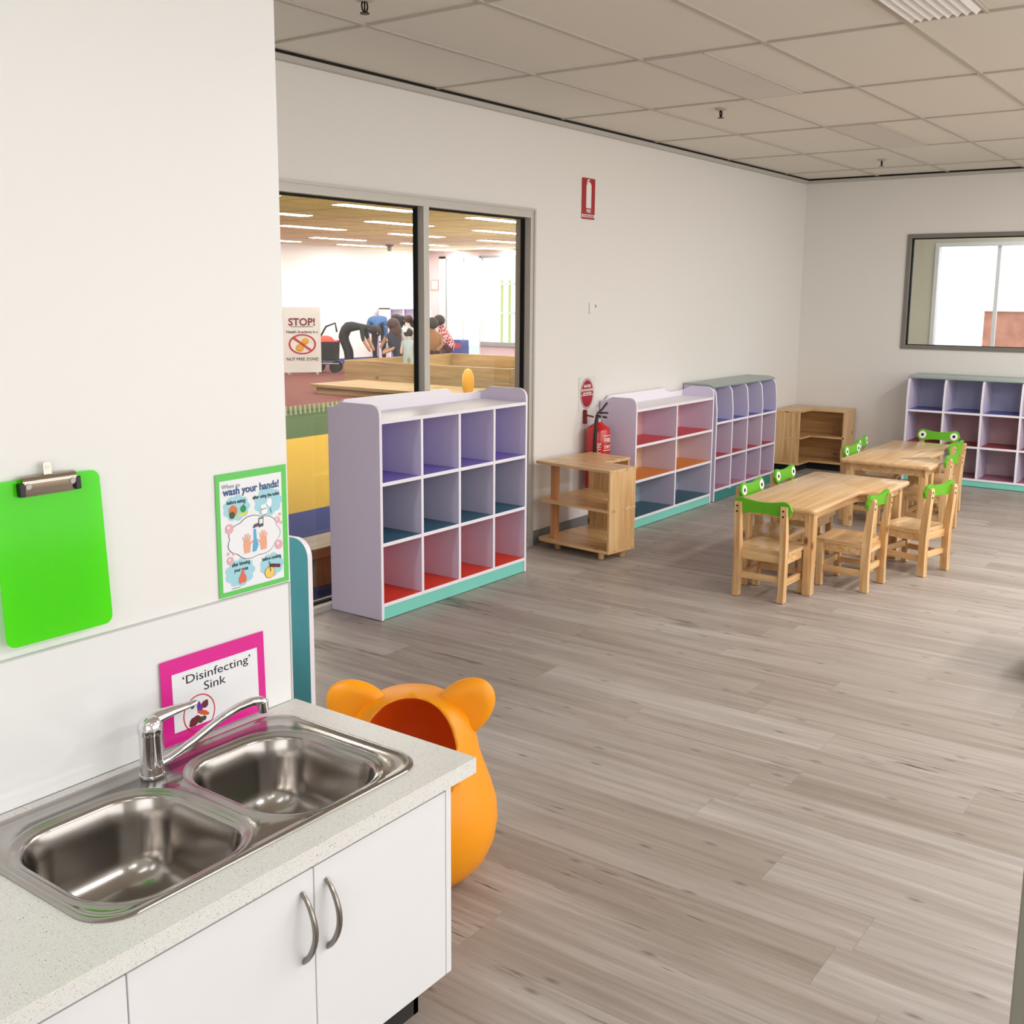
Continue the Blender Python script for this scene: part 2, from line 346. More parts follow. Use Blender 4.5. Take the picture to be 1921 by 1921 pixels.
# window_1: framed glazing to the play room
wf = struct(bpy.data.objects.new('window_1', None)); COL.objects.link(wf)
m = MB()
for x in (WX0, WX1 - .045): m.box(x, -.012, 0, x + .045, .1, WH)
m.box(WX0 + .045, -.012, WH - .05, WX1 - .045, .1, WH); m.box(WX0 + .045, -.012, 0, WX1 - .045, .1, .03)
for x in (.03, 1.105): m.box(x, -.012, .03, x + .045, .054, WH - .05)
m.box(WX1 - .012, -.02, 0, WX1 + .004, -.0121, WH + .004); m.box(WX0, -.0195, WH - .008, WX1 - .012, -.0121, WH + .004)
fr = m.obj('window_frame', ALU, wf)
m = MB()
for a, b in ((WX0 + .045, .03), (.075, 1.105), (1.15, WX1 - .045)):
    m.box(b - .011, .03, .03, b, .056, WH - .05); m.box(a, .03, WH - .06, b - .011, .056, WH - .05); m.box(a, .03, .03, b - .011, .056, .04)
m.obj('gasket', BLACK, wf)
m = MB()
for a, b in ((WX0 + .045, .03), (.075, 1.105), (1.15, WX1 - .045)): m.box(a, .04, .03, b, .046, WH - .05)
m.obj('window_pane', GLASS, wf)
# window_2 in the back wall
w2 = struct(bpy.data.objects.new('window_2', None)); COL.objects.link(w2)
m = MB(); t = .035
m.box(XB - .012, BY0, BZ0, XB + .1, BY0 - t, BZ1); m.box(XB - .012, BY1 + t, BZ0, XB + .1, BY1, BZ1)
m.box(XB - .012, BY0 - t, BZ0, XB + .1, BY1 + t, BZ0 + t); m.box(XB - .012, BY0 - t, BZ1 - t, XB + .1, BY1 + t, BZ1); m.box(XB - .012, -2.13, BZ0 + t, XB + .1, -2.165, BZ1 - t)
m.obj('window_frame', mat('dark_aluminium', (132, 128, 122), .45, .3), w2)
m = MB()
for a, b in ((BY0 - t, -2.13), (-2.165, BY1 + t)):
    m.box(XB + .02, a, BZ0 + t, XB + .05, a - .012, BZ1 - t); m.box(XB + .02, a, BZ1 - t, XB + .05, b, BZ1 - t - .009); m.box(XB + .02, a, BZ0 + t, XB + .05, b, BZ0 + t + .006)
m.obj('gasket', BLACK, w2)
m = MB()
for a, b in ((BY0 - t, -2.13), (-2.165, BY1 + t)): m.box(XB + .03, a, BZ0 + t, XB + .036, b, BZ1 - t)
m.obj('window_pane', GLASS, w2)
# grey-green door leaf standing open at the right edge of the frame
dr = struct(bpy.data.objects.new('door_1', None)); COL.objects.link(dr); dr.location = (-2.5, -3.706, 0)
m = MB(); m.box(0, 0, .008, .04, -.82, 2.04, .002); m.obj('door_leaf', mat('grey_green_door', (128, 126, 112), .5), dr)
m = MB(); m.cyl((-.05, -.76, 1.0), (-.05, -.64, 1.0), .01); m.cyl((0, -.76, 1.0), (-.05, -.76, 1.0), .01); m.obj('door_handle', NICKEL, dr)

# ------------------------------------------------------------------ lobby beyond the back wall window
BEIGE = mat('beige_wall', (205, 198, 180), .7)
m = MB(); m.box(XB + .1, -6, -.1, 9.0, .2, 0); struct(m.obj('floor_lobby', mat('lobby_floor', (150, 145, 138), .5)))
m = MB(); m.box(XB + .1, -6, 2.75, 9.1, .2, 2.85); struct(m.obj('ceiling_lobby', mat('lobby_ceiling', (235, 235, 232), .8)))
m = MB(); m.box(XB + .1, .1, 0, 9.1, .2, 2.75); struct(m.obj('wall_lobby_left', BEIGE))
m = MB(); m.box(9.0, -.56, 0, 9.1, .2, 2.75); m.box(9.0, -6, 2.17, 9.1, -.56, 2.75); m.box(9.0, -6, 0, 9.1, -.56, .3); struct(m.obj('wall_lobby_back', BEIGE))
m = MB(); m.box(8.98, -6, 2.13, 9.08, -.56, 2.17); m.box(8.98, -.6, .3, 9.08, -.56, 2.13)
for y in (-1.2, -1.9, -2.6, -3.3): m.box(9.02, y - .018, .3, 9.06, y + .018, 2.13)
m.box(8.98, -6, .3, 9.08, -.56, .34); struct(m.obj('window_3', mat('white_frame', (225, 222, 226), .4)))
m = MB(); m.box(14, 0, -.5, 14.4, -6, 1.39); m.m = 1; m.box(13.95, .02, 1.39, 14.45, -6.1, 1.42)
tag(m.obj('brick_wall', [mat('red_brick', (188, 128, 108), .9, noise=.25, nscale=6), mat('brick_cap', (235, 230, 230), .8)]), 'low reddish brown brick wall outside, seen through the back wall window', 'wall')
m = MB(); m.box(9.1, -12, -.6, 40, 24, -.5); struct(m.obj('ground_outside', mat('pale_paving', (190, 200, 192), .9)))

# ================================================================== PLAY ROOM BEHIND THE LONG WALL
PX0, PX1, PY1 = -3.0, 17.6, 13.95
def strip(n, y0, y1, x0, x1, m_):
    b = MB(); b.box(x0, y0, -.1, x1, y1, 0); return struct(b.obj(n, m_))
strip('floor_blue', .1, 1.95, PX0, 9.6, mat('blue_carpet', (40, 52, 118), .95, bump=.3, noise=.15, nscale=60))
strip('floor_yellow', 1.95, 5.03, PX0, 9.6, mat('yellow_rubber', (186, 148, 0), .85, noise=.08, nscale=30))
strip('floor_grass', 5.03, 7.47, PX0, PX1, mat('artificial_grass', (58, 80, 34), .95, noise=.3, nscale=25, bump=.5))
strip('floor_red', 7.47, PY1, PX0, PX1, mat('red_rubber', (112, 54, 44), .85, noise=.1, nscale=10))
PWALL = mat('playroom_wall', (246, 240, 240), .6); PINK = mat('playroom_pink_wall', (238, 218, 222), .6)
m = MB(); m.box(PX0, .1, H, 9.7, 5.03, H + .1); m.box(PX0, 5.03, H, PX1 + .1, PY1 + .1, H + .1); struct(m.obj('ceiling_playroom', mat('playroom_ceiling', (236, 222, 186), .8, noise=.03, nscale=2)))
m = MB()
for k in range(0, 23): m.box(PX0, .5 + .6 * k, H - .004, PX1 if k > 7 else 9.6, .512 + .6 * k, H)
for k in range(0, 17): m.box(PX0 + 1.2 * k, .1 if k < 10 else 5.04, H - .0035, PX0 + 1.2 * k + .012, PY1, H)
struct(m.obj('trim_6', mat('playroom_grid', (205, 190, 160), .6)))
m = MB(); m.box(PX0, PY1, 0, PX1 + .1, PY1 + .1, H); struct(m.obj('wall_playroom_far', PWALL))
m = MB(); m.box(PX0 - .1, .1, 0, PX0, PY1, H); struct(m.obj('wall_playroom_near', PWALL))
m = MB(); m.box(PX0, PY1 - .05, 0, PX1, PY1, .12); m.box(10.2, PY1 - .6, 0, 13.3, PY1 - .05, .1); struct(m.obj('baseboard_playroom', mat('blue_skirting', (52, 60, 128), .7)))
D0, D1_, Wn1 = 13.62, 12.31, 9.6
m = MB(); m.box(PX1, D0, 0, PX1 + .1, PY1, H); m.box(PX1, Wn1, 2.52, PX1 + .1, D0, H); m.box(PX1, Wn1, 0, PX1 + .1, D1_, .36); m.box(PX1, 4.93, 0, PX1 + .1, Wn1, H); struct(m.obj('wall_playroom_right', PINK))
FRW = mat('white_door_frame', (232, 230, 232), .4); FRG = mat('grey_frame', (160, 165, 165), .5)
m = MB(); m.box(9.6, 4.93, -.5, PX1, 5.03, H + .1); m.box(9.6, .1, -.5, 9.7, 4.93, H + .1); struct(m.obj('wall_playroom_return', PWALL))
d2 = struct(bpy.data.objects.new('door_2', None)); COL.objects.link(d2)
m = MB(); m.box(PX1 - .04, D0, 0, PX1 + .08, D0 - .22, 2.52); m.box(PX1 - .04, D0, 2.47, PX1 + .08, D1_, 2.52); m.box(PX1 - .02, 12.9, 0, PX1 + .03, 12.86, 2.47); m.box(PX1 - .04, D1_ + .04, 0, PX1 + .08, D1_, 2.52); m.obj('door_frame', FRW, d2)
m = MB(); m.box(PX1 - .05, D0 - .22, 0, PX1 - .02, D0 - .24, 2.47); m.obj('hinge_stile', FRG, d2)
m = MB(); m.box(PX1 + .03, D1_ + .04, .02, PX1 + .04, D0 - .22, 2.47); m.obj('door_pane', GLASS, d2)
w4 = struct(bpy.data.objects.new('window_4', None)); COL.objects.link(w4)
m = MB(); m.box(PX1 - .05, Wn1, .36, PX1 + .08, D1_, .46); m.box(PX1 - .03, Wn1, 2.47, PX1 + .08, D1_, 2.52); m.box(PX1 - .03, 10.7, .46, PX1 + .05, 10.66, 2.47); m.obj('window_frame', FRG, w4)
m = MB(); m.box(PX1 + .03, Wn1, .46, PX1 + .04, D1_, 2.47); m.obj('window_pane', GLASS, w4)
# things outdoors beyond the glass door
t_ = thing('climbing_frame', 'pale outdoor frame with yellow green posts beyond the glass doors', 'climbing frame', (24, 15.7, -.5))
m = MB()
for y in (.75, .45, .0, -.3, -.75):
    m = MB(); m.box(0, y - .03, 0, .06, y + .03, 2.55); m.obj('post', mat('yellow_green_post', (196, 200, 120), .7), t_)
for z in (1.5, 2.4):
    m = MB(); m.box(-.01, -.8, z, .07, .8, z + .07); m.obj('rail', mat('pale_rail', (215, 220, 200), .7), t_)
m = MB(); m.box(-.4, -1.2, .35, .4, .9, .42); m.obj('deck', mat('mint_deck', (150, 215, 190), .7), t_)
m = MB(); m.prism(rrect(12.62, .02, 12.98, .5, .04), 0, 17.2, 17.5); m.m = 1; m.box(17.195, 12.64, .3, 17.2, 12.96, .42)
tag(m.obj('toy_bucket', [mat('navy_bucket', (70, 80, 150), .5), mat('red_panel', (200, 60, 60), .5)]), 'small dark blue tub standing at the foot of the glass doors', 'tub')

# ceiling lights of the play room
LITE = mat('lit_tube_panel', (255, 253, 248), .5, emit=56)
fix0 = None
PLAB = {(6.08, 5.6): 'lit play room ceiling light, largest one left of the mullion', (8.66, 5.6): 'lit play room ceiling light, topmost one right of the mullion',
        (5.88, 7.35): 'lit play room ceiling light cut by partition edge, upper of two', (8.46, 7.35): 'lit play room ceiling light, second down beside left of mullion',
        (11.04, 7.35): 'lit play room ceiling light, second from top right of mullion', (8.46, 9.25): 'long lit play room ceiling light, third down at partition edge',
        (11.04, 9.25): 'lit play room ceiling light, third down touching the mullion', (13.62, 9.25): 'lit play room ceiling light, third from top right of mullion',
        (11.24, 11.45): 'lit play room ceiling light, fourth down left of the mullion', (13.82, 11.45): 'lit play room ceiling light behind mullion, above the last one',
        (16.4, 11.45): 'lit play room ceiling light, fourth from top right of mullion', (10.94, 13.0): 'tiny lit play room ceiling light lowest at partition edge',
        (13.52, 13.0): 'tiny lit play room ceiling light beside the grey camera', (16.1, 13.0): 'tiny lit play room ceiling light lowest just right of mullion'}
pos = [(x, y) for y, x0 in ((1.9, 2.2), (3.75, 2.0), (5.6, 3.5), (7.35, 3.3), (9.25, 3.3), (11.45, 3.5), (13.0, 3.2)) for x in [x0 + 2.58 * i for i in range(6)] if y > 5.1 or x < 8]
for i, (x, y) in enumerate(pos):
    lab = PLAB.get((round(x, 2), y), 'play room ceiling light out of sight beyond the long wall')
    if fix0 is None:
        fix0 = thing('ceiling_light', lab, 'light', (x, y, H - .012), 0, 'play room ceiling lights')
        m = MB(); m.box(0, -.1, 0, 1.35, .1, .004); m.obj('diffuser', LITE, fix0)
        m = MB(); m.box(-.02, -.12, .004, 1.37, .12, .012); m.obj('light_housing', WHITE, fix0)
    else: dup(fix0, (x, y, H - .012), 0, lab)

# sandpit: x 10.25..13.2, y 6.1..9.7
t_ = thing('sandpit', 'large two-plank timber sandpit box on the red play room floor', 'sandpit', (10.25, 6.1, 0))
for nm, a in (('front_boards', (0, 0, .05, 3.6)), ('back_boards', (2.95, 0, 3.0, 3.6)), ('left_boards', (.05, 3.55, 2.95, 3.6)), ('right_boards', (.05, 0, 2.95, .05))):
    m = MB(); m.box(a[0], a[1], 0, a[2], a[3], .213, .004); m.box(a[0], a[1], .217, a[2], a[3], .44, .004)
    m.obj(nm, wood('sandpit_timber_x', 0, (176, 146, 96), (146, 116, 70), scale=.5, rough=.6) if nm[0] in 'lr' else TIMB, t_)
m = MB(); m.box(.05, .05, 0, 2.95, 3.55, .2); m.obj('sand', mat('sand', (200, 180, 140), .95, noise=.1, nscale=20), t_)
m = MB(); m.box(8.75, 5.6, .1, 9.9, 9.0, .15, .004); m.box(8.8, 5.7, 0, 8.9, 8.9, .1); m.box(9.7, 5.7, 0, 9.8, 8.9, .1)
tag(m.obj('timber_platform', TIMB), 'low timber platform lying in front of the sandpit box', 'platform')
t_ = thing('picket_edging', 'row of tiny white pickets along the grass edge in the play room', 'edging')
m = MB()
for k in range(46):
    x = 4.6 + k * .085; m.box(x, 6.78, .0, x + .03, 6.8, .12)
m.obj('picket', mat('pale_picket', (196, 200, 170), .7), t_)
m = MB(); m.box(4.6, 6.8, .03, 8.5, 6.81, .06); m.obj('rail', mat('picket_rail', (120, 130, 90), .7), t_)
m = MB(); m.lathe([(0, 0), (.09, 0), (.1, .04), (.04, .08), (.035, .2), (.06, .26), (.085, .38), (.08, .5), (.045, .58), (0, .6)], (8.08, 5.2, 0), 20)
tag(m.obj('yellow_skittle', mat('amber_plastic', (236, 176, 40), .3), smooth=True), 'yellow rounded skittle rising behind the purple cubby shelf beyond the glass', 'toy')
t_ = thing('timber_bench', 'low chunky timber bench on blue carpet behind the glass', 'bench', (.54, .33, 0))
m = MB(); m.box(-.02, .0, .16, 1.0, .26, .22, .006); m.obj('bench_top', wood('bench_timber', 0, (180, 152, 104), (150, 122, 76), scale=.8, rough=.6), t_)
for x in (.06, .8):
    m = MB(); m.box(x, .01, 0, x + .12, .24, .16, .005); m.obj('leg', wood('bench_timber_z', 2, (176, 146, 98), (148, 118, 74), scale=.8, rough=.6), t_)
# STOP sign board
t_ = thing('warning_sign', 'tall white STOP notice board with crossed peanut in play room', 'sign', (11.5, 12.1, .04), math.radians(-36))
m = MB(); m.box(-.37, -.02, 0, .37, .02, 1.29, .005); m.obj('board', mat('sign_board', (222, 222, 220), .5), t_)
m = MB(); m.box(-.3, -.12, -.04, -.26, .12, 0); m.box(.26, -.12, -.04, .3, .12, 0); m.obj('foot', ALU, t_)
INK = mat('ink_black', (25, 22, 24), .6); RED = mat('sign_red', (176, 16, 34), .4); RX = (PI / 2, 0, 0)
text('lettering', 'STOP!', .2, (0, -.024, .93), RX, mat('dark_red_ink', (110, 20, 40), .6), t_, bold=.006)
m = MB(); m.box(-.22, -.025, .9, .22, -.021, .91); m.obj('underline', INK, t_)
text('lettering', 'Health Academy is a', .075, (0, -.024, .78), RX, INK, t_, bold=.001)
text('lettering', 'NUT FREE ZONE!', .082, (0, -.024, .24), RX, INK, t_, bold=.001)
m = MB(); n = 40
for i in range(n):
    a, b = 2 * PI * i / n, 2 * PI * (i + 1) / n
    m.poly([(.27 * math.cos(a), -.026, .56 + .2 * math.sin(a)), (.27 * math.cos(b), -.026, .56 + .2 * math.sin(b)), (.235 * math.cos(b), -.026, .56 + .172 * math.sin(b)), (.235 * math.cos(a), -.026, .56 + .172 * math.sin(a))])
m.obj('ring', RED, t_)
m = MB(); m.ball((.06, -.024, .62), .075, 1, .06, .9); m.ball((-.05, -.024, .49), .085, 1, .06, .9); m.obj('peanut', mat('peanut', (214, 160, 40), .6), t_, smooth=True)
m = MB(); m.poly([(-.2, -.032, .68), (-.17, -.032, .71), (.2, -.032, .44), (.17, -.032, .41)]); m.obj('slash', RED, t_)

# pram
t_ = thing('stroller', 'black stroller with red tray top beside the STOP board', 'stroller', (12.28, 12.18, 0), math.radians(-53.7))
m = MB(); m.prism([(-.24, .25), (.2, .25), (.22, .62), (-.26, .62)], 1, -.2, .2, .03); m.obj('basket', mat('black_fabric', (28, 28, 32), .8), t_)
m = MB(); m.ball((-.04, 0, .63), .16, 1.1, .9, .75); m.box(-.26, -.2, .62, .22, .2, .65, .01); m.obj('tray', mat('red_cover', (225, 70, 50), .5), t_, smooth=True)
m = MB(); m.tube([(-.24, 0, .5), (-.14, 0, .74), (-.03, 0, .93), (.16, 0, 1.0), (.19, 0, .82)], .02); m.obj('handle', BLACK, t_)
for x, y in ((-.2, -.18), (-.2, .18), (.16, -.18), (.16, .18)):
    m = MB(); m.cyl((x, y - .02, .11), (x, y + .02, .11), .11, n=20); m.obj('wheel', mat('rubber', (22, 22, 24), .7), t_)
m = MB(); m.tube([(-.14, -.1, .72), (-.28, -.15, .4), (-.3, -.2, .2)], .012); m.tube([(-.25, -.2, .19), (.25, -.2, .19)], .012); m.tube([(-.25, .2, .19), (.25, .2, .19)], .012); m.obj('chassis', ALU, t_)

# purple cubby far behind
t_ = thing('cubby_shelf', 'pale purple cubby shelf by the far wall of play room', 'shelf', (15.6, 13.3, 0))
m = MB(); m.box(0, .55, 0, 1.5, .58, 1.25); m.obj('back_panel', mat('violet_back', (188, 168, 228), .5), t_)
m = MB()
for x in (0, .48, .98, 1.48): m.box(x, .2, 0, x + .03, .55, 1.27)
m.obj('divider', EDGE, t_)
m = MB()
for z in (.05, .45, .85, 1.24): m.box(0, .2, z, 1.51, .55, z + .03)
m.obj('shelf', EDGE, t_)
m = MB(); m.box(PX1 - .02, 13.66, 1.7, PX1, 13.9, 1.95); m.m = 1; m.box(PX1 - .024, 13.68, 1.72, PX1 - .02, 13.88, 1.93)
tag(m.obj('wall_notice', [mat('pink_notice', (214, 160, 160), .6), mat('cream_notice', (244, 226, 214), .6)]), 'small pink framed notice on wall beside the glass doors', 'notice')
m = MB(); m.lathe([(.09, 0), (.09, -.03), (.05, -.05), (.0, -.08)], (14.2, 12.2, H), 16); m.box(14.17, 12.17, H - .14, 14.23, 12.23, H - .05)
tag(m.obj('ceiling_camera', mat('grey_dome', (120, 112, 112), .4)), 'small grey camera hanging from the play room ceiling', 'camera')

# ------------------------------------------------------------------ people
def person(name, label, loc, joints, bones, radii, cols, mats, rotz=math.radians(-53.7), head=None, hair=None, hairmat=None, extra=None):
    """one skinned body; cols maps bone index -> material index by nearest bone"""
    root = thing(name, label, 'person', loc, rotz)
    me = bpy.data.meshes.new('b'); me.from_pydata([Vector(j) for j in joints], bones, []); ob = bpy.data.objects.new('b', me); COL.objects.link(ob)
    sk = ob.modifiers.new('s', 'SKIN'); sk.use_smooth_shade = True
    for i, r in enumerate(radii):
        v = me.skin_vertices[0].data[i]; v.radius = (r, r) if not isinstance(r, tuple) else r; v.use_root = (i == 0)
    ob.modifiers.new('u', 'SUBSURF').levels = 1
    bpy.context.view_layer.update()
    nm = bpy.data.meshes.new_from_object(ob.evaluated_get(bpy.context.evaluated_depsgraph_get())); bpy.data.objects.remove(ob)
    nm.materials.clear()
    for q in mats: nm.materials.append(q)
    J = [Vector(j) for j in joints]
    for p in nm.polygons:
        best = None
        for bi, (a, b) in enumerate(bones):
            ab = J[b] - J[a]; tt = max(0, min(1, (p.center - J[a]).dot(ab) / max(ab.length_squared, 1e-9))); d = (p.center - J[a] - ab * tt).length - (radii[a] if not isinstance(radii[a], tuple) else radii[a][0]) * .4
            if best is None or d < best[0]: best = (d, bi)
        p.material_index = cols[best[1]]; p.use_smooth = True
    nm.name = 'body'; o = bpy.data.objects.new('body', nm); COL.objects.link(o); o.parent = root
    if hair:
        b = MB()
        for (c, r, sx, sy, sz) in hair: b.ball(c, r, sx, sy, sz)
        b.obj('hair', hairmat, root, smooth=True)
    if extra: extra(root)
    return root
SKIN = mat('skin_tone', (206, 156, 128), .6); HB = mat('dark_hair', (42, 32, 30), .7); HBR = mat('brown_hair', (74, 46, 38), .7)
TEE = mat('dark_green_tee', (34, 42, 42), .9); TRO = mat('black_trousers', (34, 30, 34), .9); NAVY = mat('navy_top', (44, 48, 66), .9); JEAN = mat('blue_jeans', (48, 62, 96), .9)
# joint order: pelvis, waist, chest, neck, head, Lsho, Lelb, Lhand, Rsho, Relb, Rhand, Lhip, Lknee, Lfoot, Ltoe, Rhip, Rknee, Rfoot, Rtoe
BN = [(0, 1), (1, 2), (2, 3), (3, 4), (2, 5), (5, 6), (6, 7), (2, 8), (8, 9), (9, 10), (0, 11), (11, 12), (12, 13), (13, 14), (0, 15), (15, 16), (16, 17), (17, 18)]
def rad(s=1, torso=1):
    return [.14 * s * torso, .13 * s * torso, .145 * s * torso, .05 * s, .095 * s, .06 * s, .043 * s, .035 * s, .06 * s, .043 * s, .035 * s, .09 * s, .06 * s, .04 * s, .035 * s, .09 * s, .06 * s, .04 * s, .035 * s]
def cols(top, low, skin=0, sleeve=1):
    c = [top, top, top, skin, top, top if sleeve else skin, top if sleeve > 1 else skin, top, top if sleeve else skin, top if sleeve > 1 else skin]
    return c + [low] * 8
def face(root, hx, hy, hz, dx, dy, s=1):
    """nose and eyes on the side the head looks to"""
    b = MB(); b.ball((hx + dx * .1 * s, hy + dy * .1 * s, hz - .01), .018 * s); b.obj('nose', SKIN, root, smooth=True)
    b = MB()
    for k in (-1, 1): b.ball((hx + dx * .09 * s - dy * k * .035 * s, hy + dy * .09 * s + dx * k * .035 * s, hz + .02 * s), .012 * s)
    b.obj('eye', HB, root, smooth=True)
# 1 bending man
person('person', 'person in dark tee and black trousers bending forward beside the stroller', (12.7, 11.9, 0),
       [(-.2, 0, .8), (-.1, 0, .95), (.12, 0, .98), (.3, 0, .92), (.42, 0, .84), (.22, -.15, .93), (.25, -.2, .68), (.4, -.16, .42), (.22, .15, .93), (.3, .2, .68), (.44, .14, .42),
        (-.2, -.09, .74), (-.1, -.1, .42), (-.1, -.1, .06), (.06, -.1, .03), (-.2, .09, .74), (-.04, .1, .42), (-.02, .1, .06), (.12, .1, .03)],
       BN, rad(1.0, 1.15), cols(1, 2, 0, 1), [SKIN, TEE, TRO], hair=[((.44, 0, .87), .1, 1.05, .95, 1)], hairmat=HB, extra=lambda r: face(r, .42, 0, .8, 1, 0))
# 2 person in blue bent towards the viewer
person('person', 'person in bright blue top doubled over behind the kneeling woman', (13.75, 12.15, 0),
       [(0, .25, .92), (0, .12, 1.08), (0, -.1, 1.1), (0, -.26, .95), (0, -.34, .82), (-.17, -.12, 1.0), (-.2, -.25, .72), (-.1, -.3, .45), (.17, -.12, 1.0), (.2, -.25, .72), (.08, -.3, .45),
        (-.1, .25, .86), (-.1, .15, .45), (-.1, .25, .06), (-.1, .1, .03), (.1, .25, .86), (.1, .15, .45), (.1, .25, .06), (.1, .1, .03)],
       BN, rad(1, 1.2), cols(1, 2, 0, 1), [SKIN, mat('blue_top', (50, 96, 150), .8), TRO], hair=[((0, -.35, .82), .115, 1, 1, 1.1)], hairmat=HB)
# 3 kneeling long-haired woman
person('person', 'woman with long brown hair kneeling in navy top and jeans', (13.3, 11.3, 0),
       [(.12, 0, .28), (.1, 0, .45), (.05, 0, .68), (0, 0, .86), (-.04, 0, .95), (-.08, -.1, .72), (.06, -.18, .5), (-.22, -.2, .38), (-.08, .12, .72), (-.1, .2, .5), (-.24, .1, .38),
        (.1, -.1, .24), (-.2, -.12, .12), (.1, -.14, .06), (.24, -.14, .05), (.1, .1, .24), (-.2, .12, .12), (.1, .14, .06), (.24, .14, .05)],
       BN, rad(1, 1.1), cols(1, 2, 0, 1), [SKIN, NAVY, JEAN], hair=[((.0, 0, .98), .13, 1, 1, 1), ((.05, 0, .84), .13, 1, .95, 1.35), ((.07, 0, .7), .11, 1, .9, 1.6)], hairmat=HBR, extra=lambda r: face(r, -.06, 0, .94, -1, 0))
# 4 capped person with dark jacket
person('person', 'person in black cap and dark plum jacket stooping behind long-haired woman', (14.6, 12.25, 0),
       [(.2, 0, .85), (.18, 0, 1.02), (.1, 0, 1.16), (-.02, 0, 1.1), (-.14, 0, 1.03), (.0, -.14, 1.08), (-.1, -.2, .82), (-.22, -.15, .62), (.05, .14, 1.08), (-.05, .2, .82), (-.2, .15, .62),
        (.2, -.1, .8), (.1, -.1, .42), (.2, -.1, .06), (.05, -.1, .03), (.2, .1, .8), (.1, .1, .42), (.2, .1, .06), (.05, .1, .03)],
       BN, rad(1, 1.1), cols(1, 2, 0, 2), [SKIN, mat('plum_jacket', (46, 38, 54), .9), TRO], hair=[((-.1, 0, 1.09), .1, 1.15, 1, .7)], hairmat=HB, extra=lambda r: face(r, -.15, 0, 1.02, -1, 0))
# 5 girl with pulled back hair
person('person', 'girl with tied back dark hair looking left behind the toddler', (14.08, 11.6, 0),
       [(0, 0, .52), (0, 0, .66), (0, 0, .8), (0, 0, .93), (0, 0, 1.04), (-.11, 0, .84), (-.14, -.04, .66), (-.14, -.1, .54), (.11, 0, .84), (.14, -.04, .66), (.14, -.1, .54),
        (-.06, 0, .48), (-.06, 0, .27), (-.06, .02, .05), (-.06, -.08, .03), (.06, 0, .48), (.06, 0, .27), (.06, .02, .05), (.06, -.08, .03)],
       BN, rad(.78), cols(1, 2, 0, 1), [SKIN, mat('white_tee', (220, 222, 228), .9), JEAN], hair=[((.03, .0, 1.07), .092, 1, 1, .95), ((.1, 0, 1.02), .05, 1, 1, 1)], hairmat=HBR, extra=lambda r: face(r, 0, 0, 1.04, -1, 0, .75))
# 6 toddler in the sandpit
def flower(r):
    b = MB()
    for k in range(6): b.ball((-.05 + .03 * math.cos(k * PI / 3), -.03 + .02 * math.sin(k * PI / 3), .74 + .025 * math.sin(k * PI / 3)), .025)
    b.obj('hair_flower', mat('white_flower', (240, 240, 240), .7), r, smooth=True)
person('person', 'toddler in pale grey blue dress with white hair flower in sandpit', (11.64, 9.42, .2),
       [(0, 0, .32), (0, 0, .4), (0, 0, .5), (0, 0, .58), (0, 0, .66), (-.08, 0, .51), (-.12, -.02, .4), (-.13, -.06, .3), (.08, 0, .51), (.12, -.02, .4), (.13, -.06, .3),
        (-.05, 0, .28), (-.05, 0, .15), (-.05, 0, .03), (-.05, -.05, .02), (.05, 0, .28), (.05, 0, .15), (.05, 0, .03), (.05, -.05, .02)],
       BN, [.12, .1, .09, .035, .085, .045, .035, .025, .045, .035, .025, .09, .05, .028, .025, .09, .05, .028, .025],
       [1, 1, 1, 0, 1, 1, 0, 1, 1, 0, 1, 1, 0, 0, 1, 1, 0, 0], [SKIN, mat('grey_blue_dress', (170, 188, 196), .9)], hair=[((0, .01, .69), .09, 1, 1, .95)], hairmat=HB, extra=flower)
# 7 child in brown
person('person', 'dark haired child in brown top sitting on sandpit edge', (13.0, 9.95, 0),
       [(0, 0, .46), (.02, 0, .58), (.0, 0, .74), (-.03, 0, .87), (-.06, 0, .98), (-.13, 0, .78), (-.18, -.06, .6), (-.12, -.2, .5), (.13, 0, .78), (.17, -.06, .6), (.06, -.2, .5),
        (-.08, 0, .45), (-.1, .28, .42), (-.1, .3, .06), (-.1, .4, .03), (.08, 0, .45), (.1, .28, .42), (.1, .3, .06), (.1, .4, .03)],
       BN, rad(.9), cols(1, 2, 0, 2), [SKIN, mat('brown_top', (146, 104, 66), .9), mat('dark_shorts', (70, 50, 44), .9)], hair=[((-.03, 0, 1.03), .125, 1, 1, .95)], hairmat=HB)
# 8 red plaid shirt
person('person', 'person in red and white checked shirt sitting hunched by the sandpit', (13.95, 10.45, 0),
       [(.06, 0, .42), (.1, 0, .56), (.04, 0, .76), (-.06, 0, .92), (-.12, 0, 1.02), (-.12, -.12, .78), (-.1, -.2, .56), (-.22, -.2, .46), (-.06, .16, .78), (-.1, .2, .56), (-.22, .2, .46),
        (.04, -.1, .4), (-.3, -.1, .44), (-.28, -.1, .06), (-.4, -.1, .03), (.04, .1, .4), (-.3, .1, .44), (-.28, .1, .06), (-.4, .1, .03)],
       BN, rad(1.05, 1.3), cols(1, 2, 0, 2), [SKIN, plaid_mat(), mat('plum_trousers', (84, 34, 54), .9)], hair=[((-.12, 0, 1.06), .125, 1, 1, .95)], hairmat=HB)

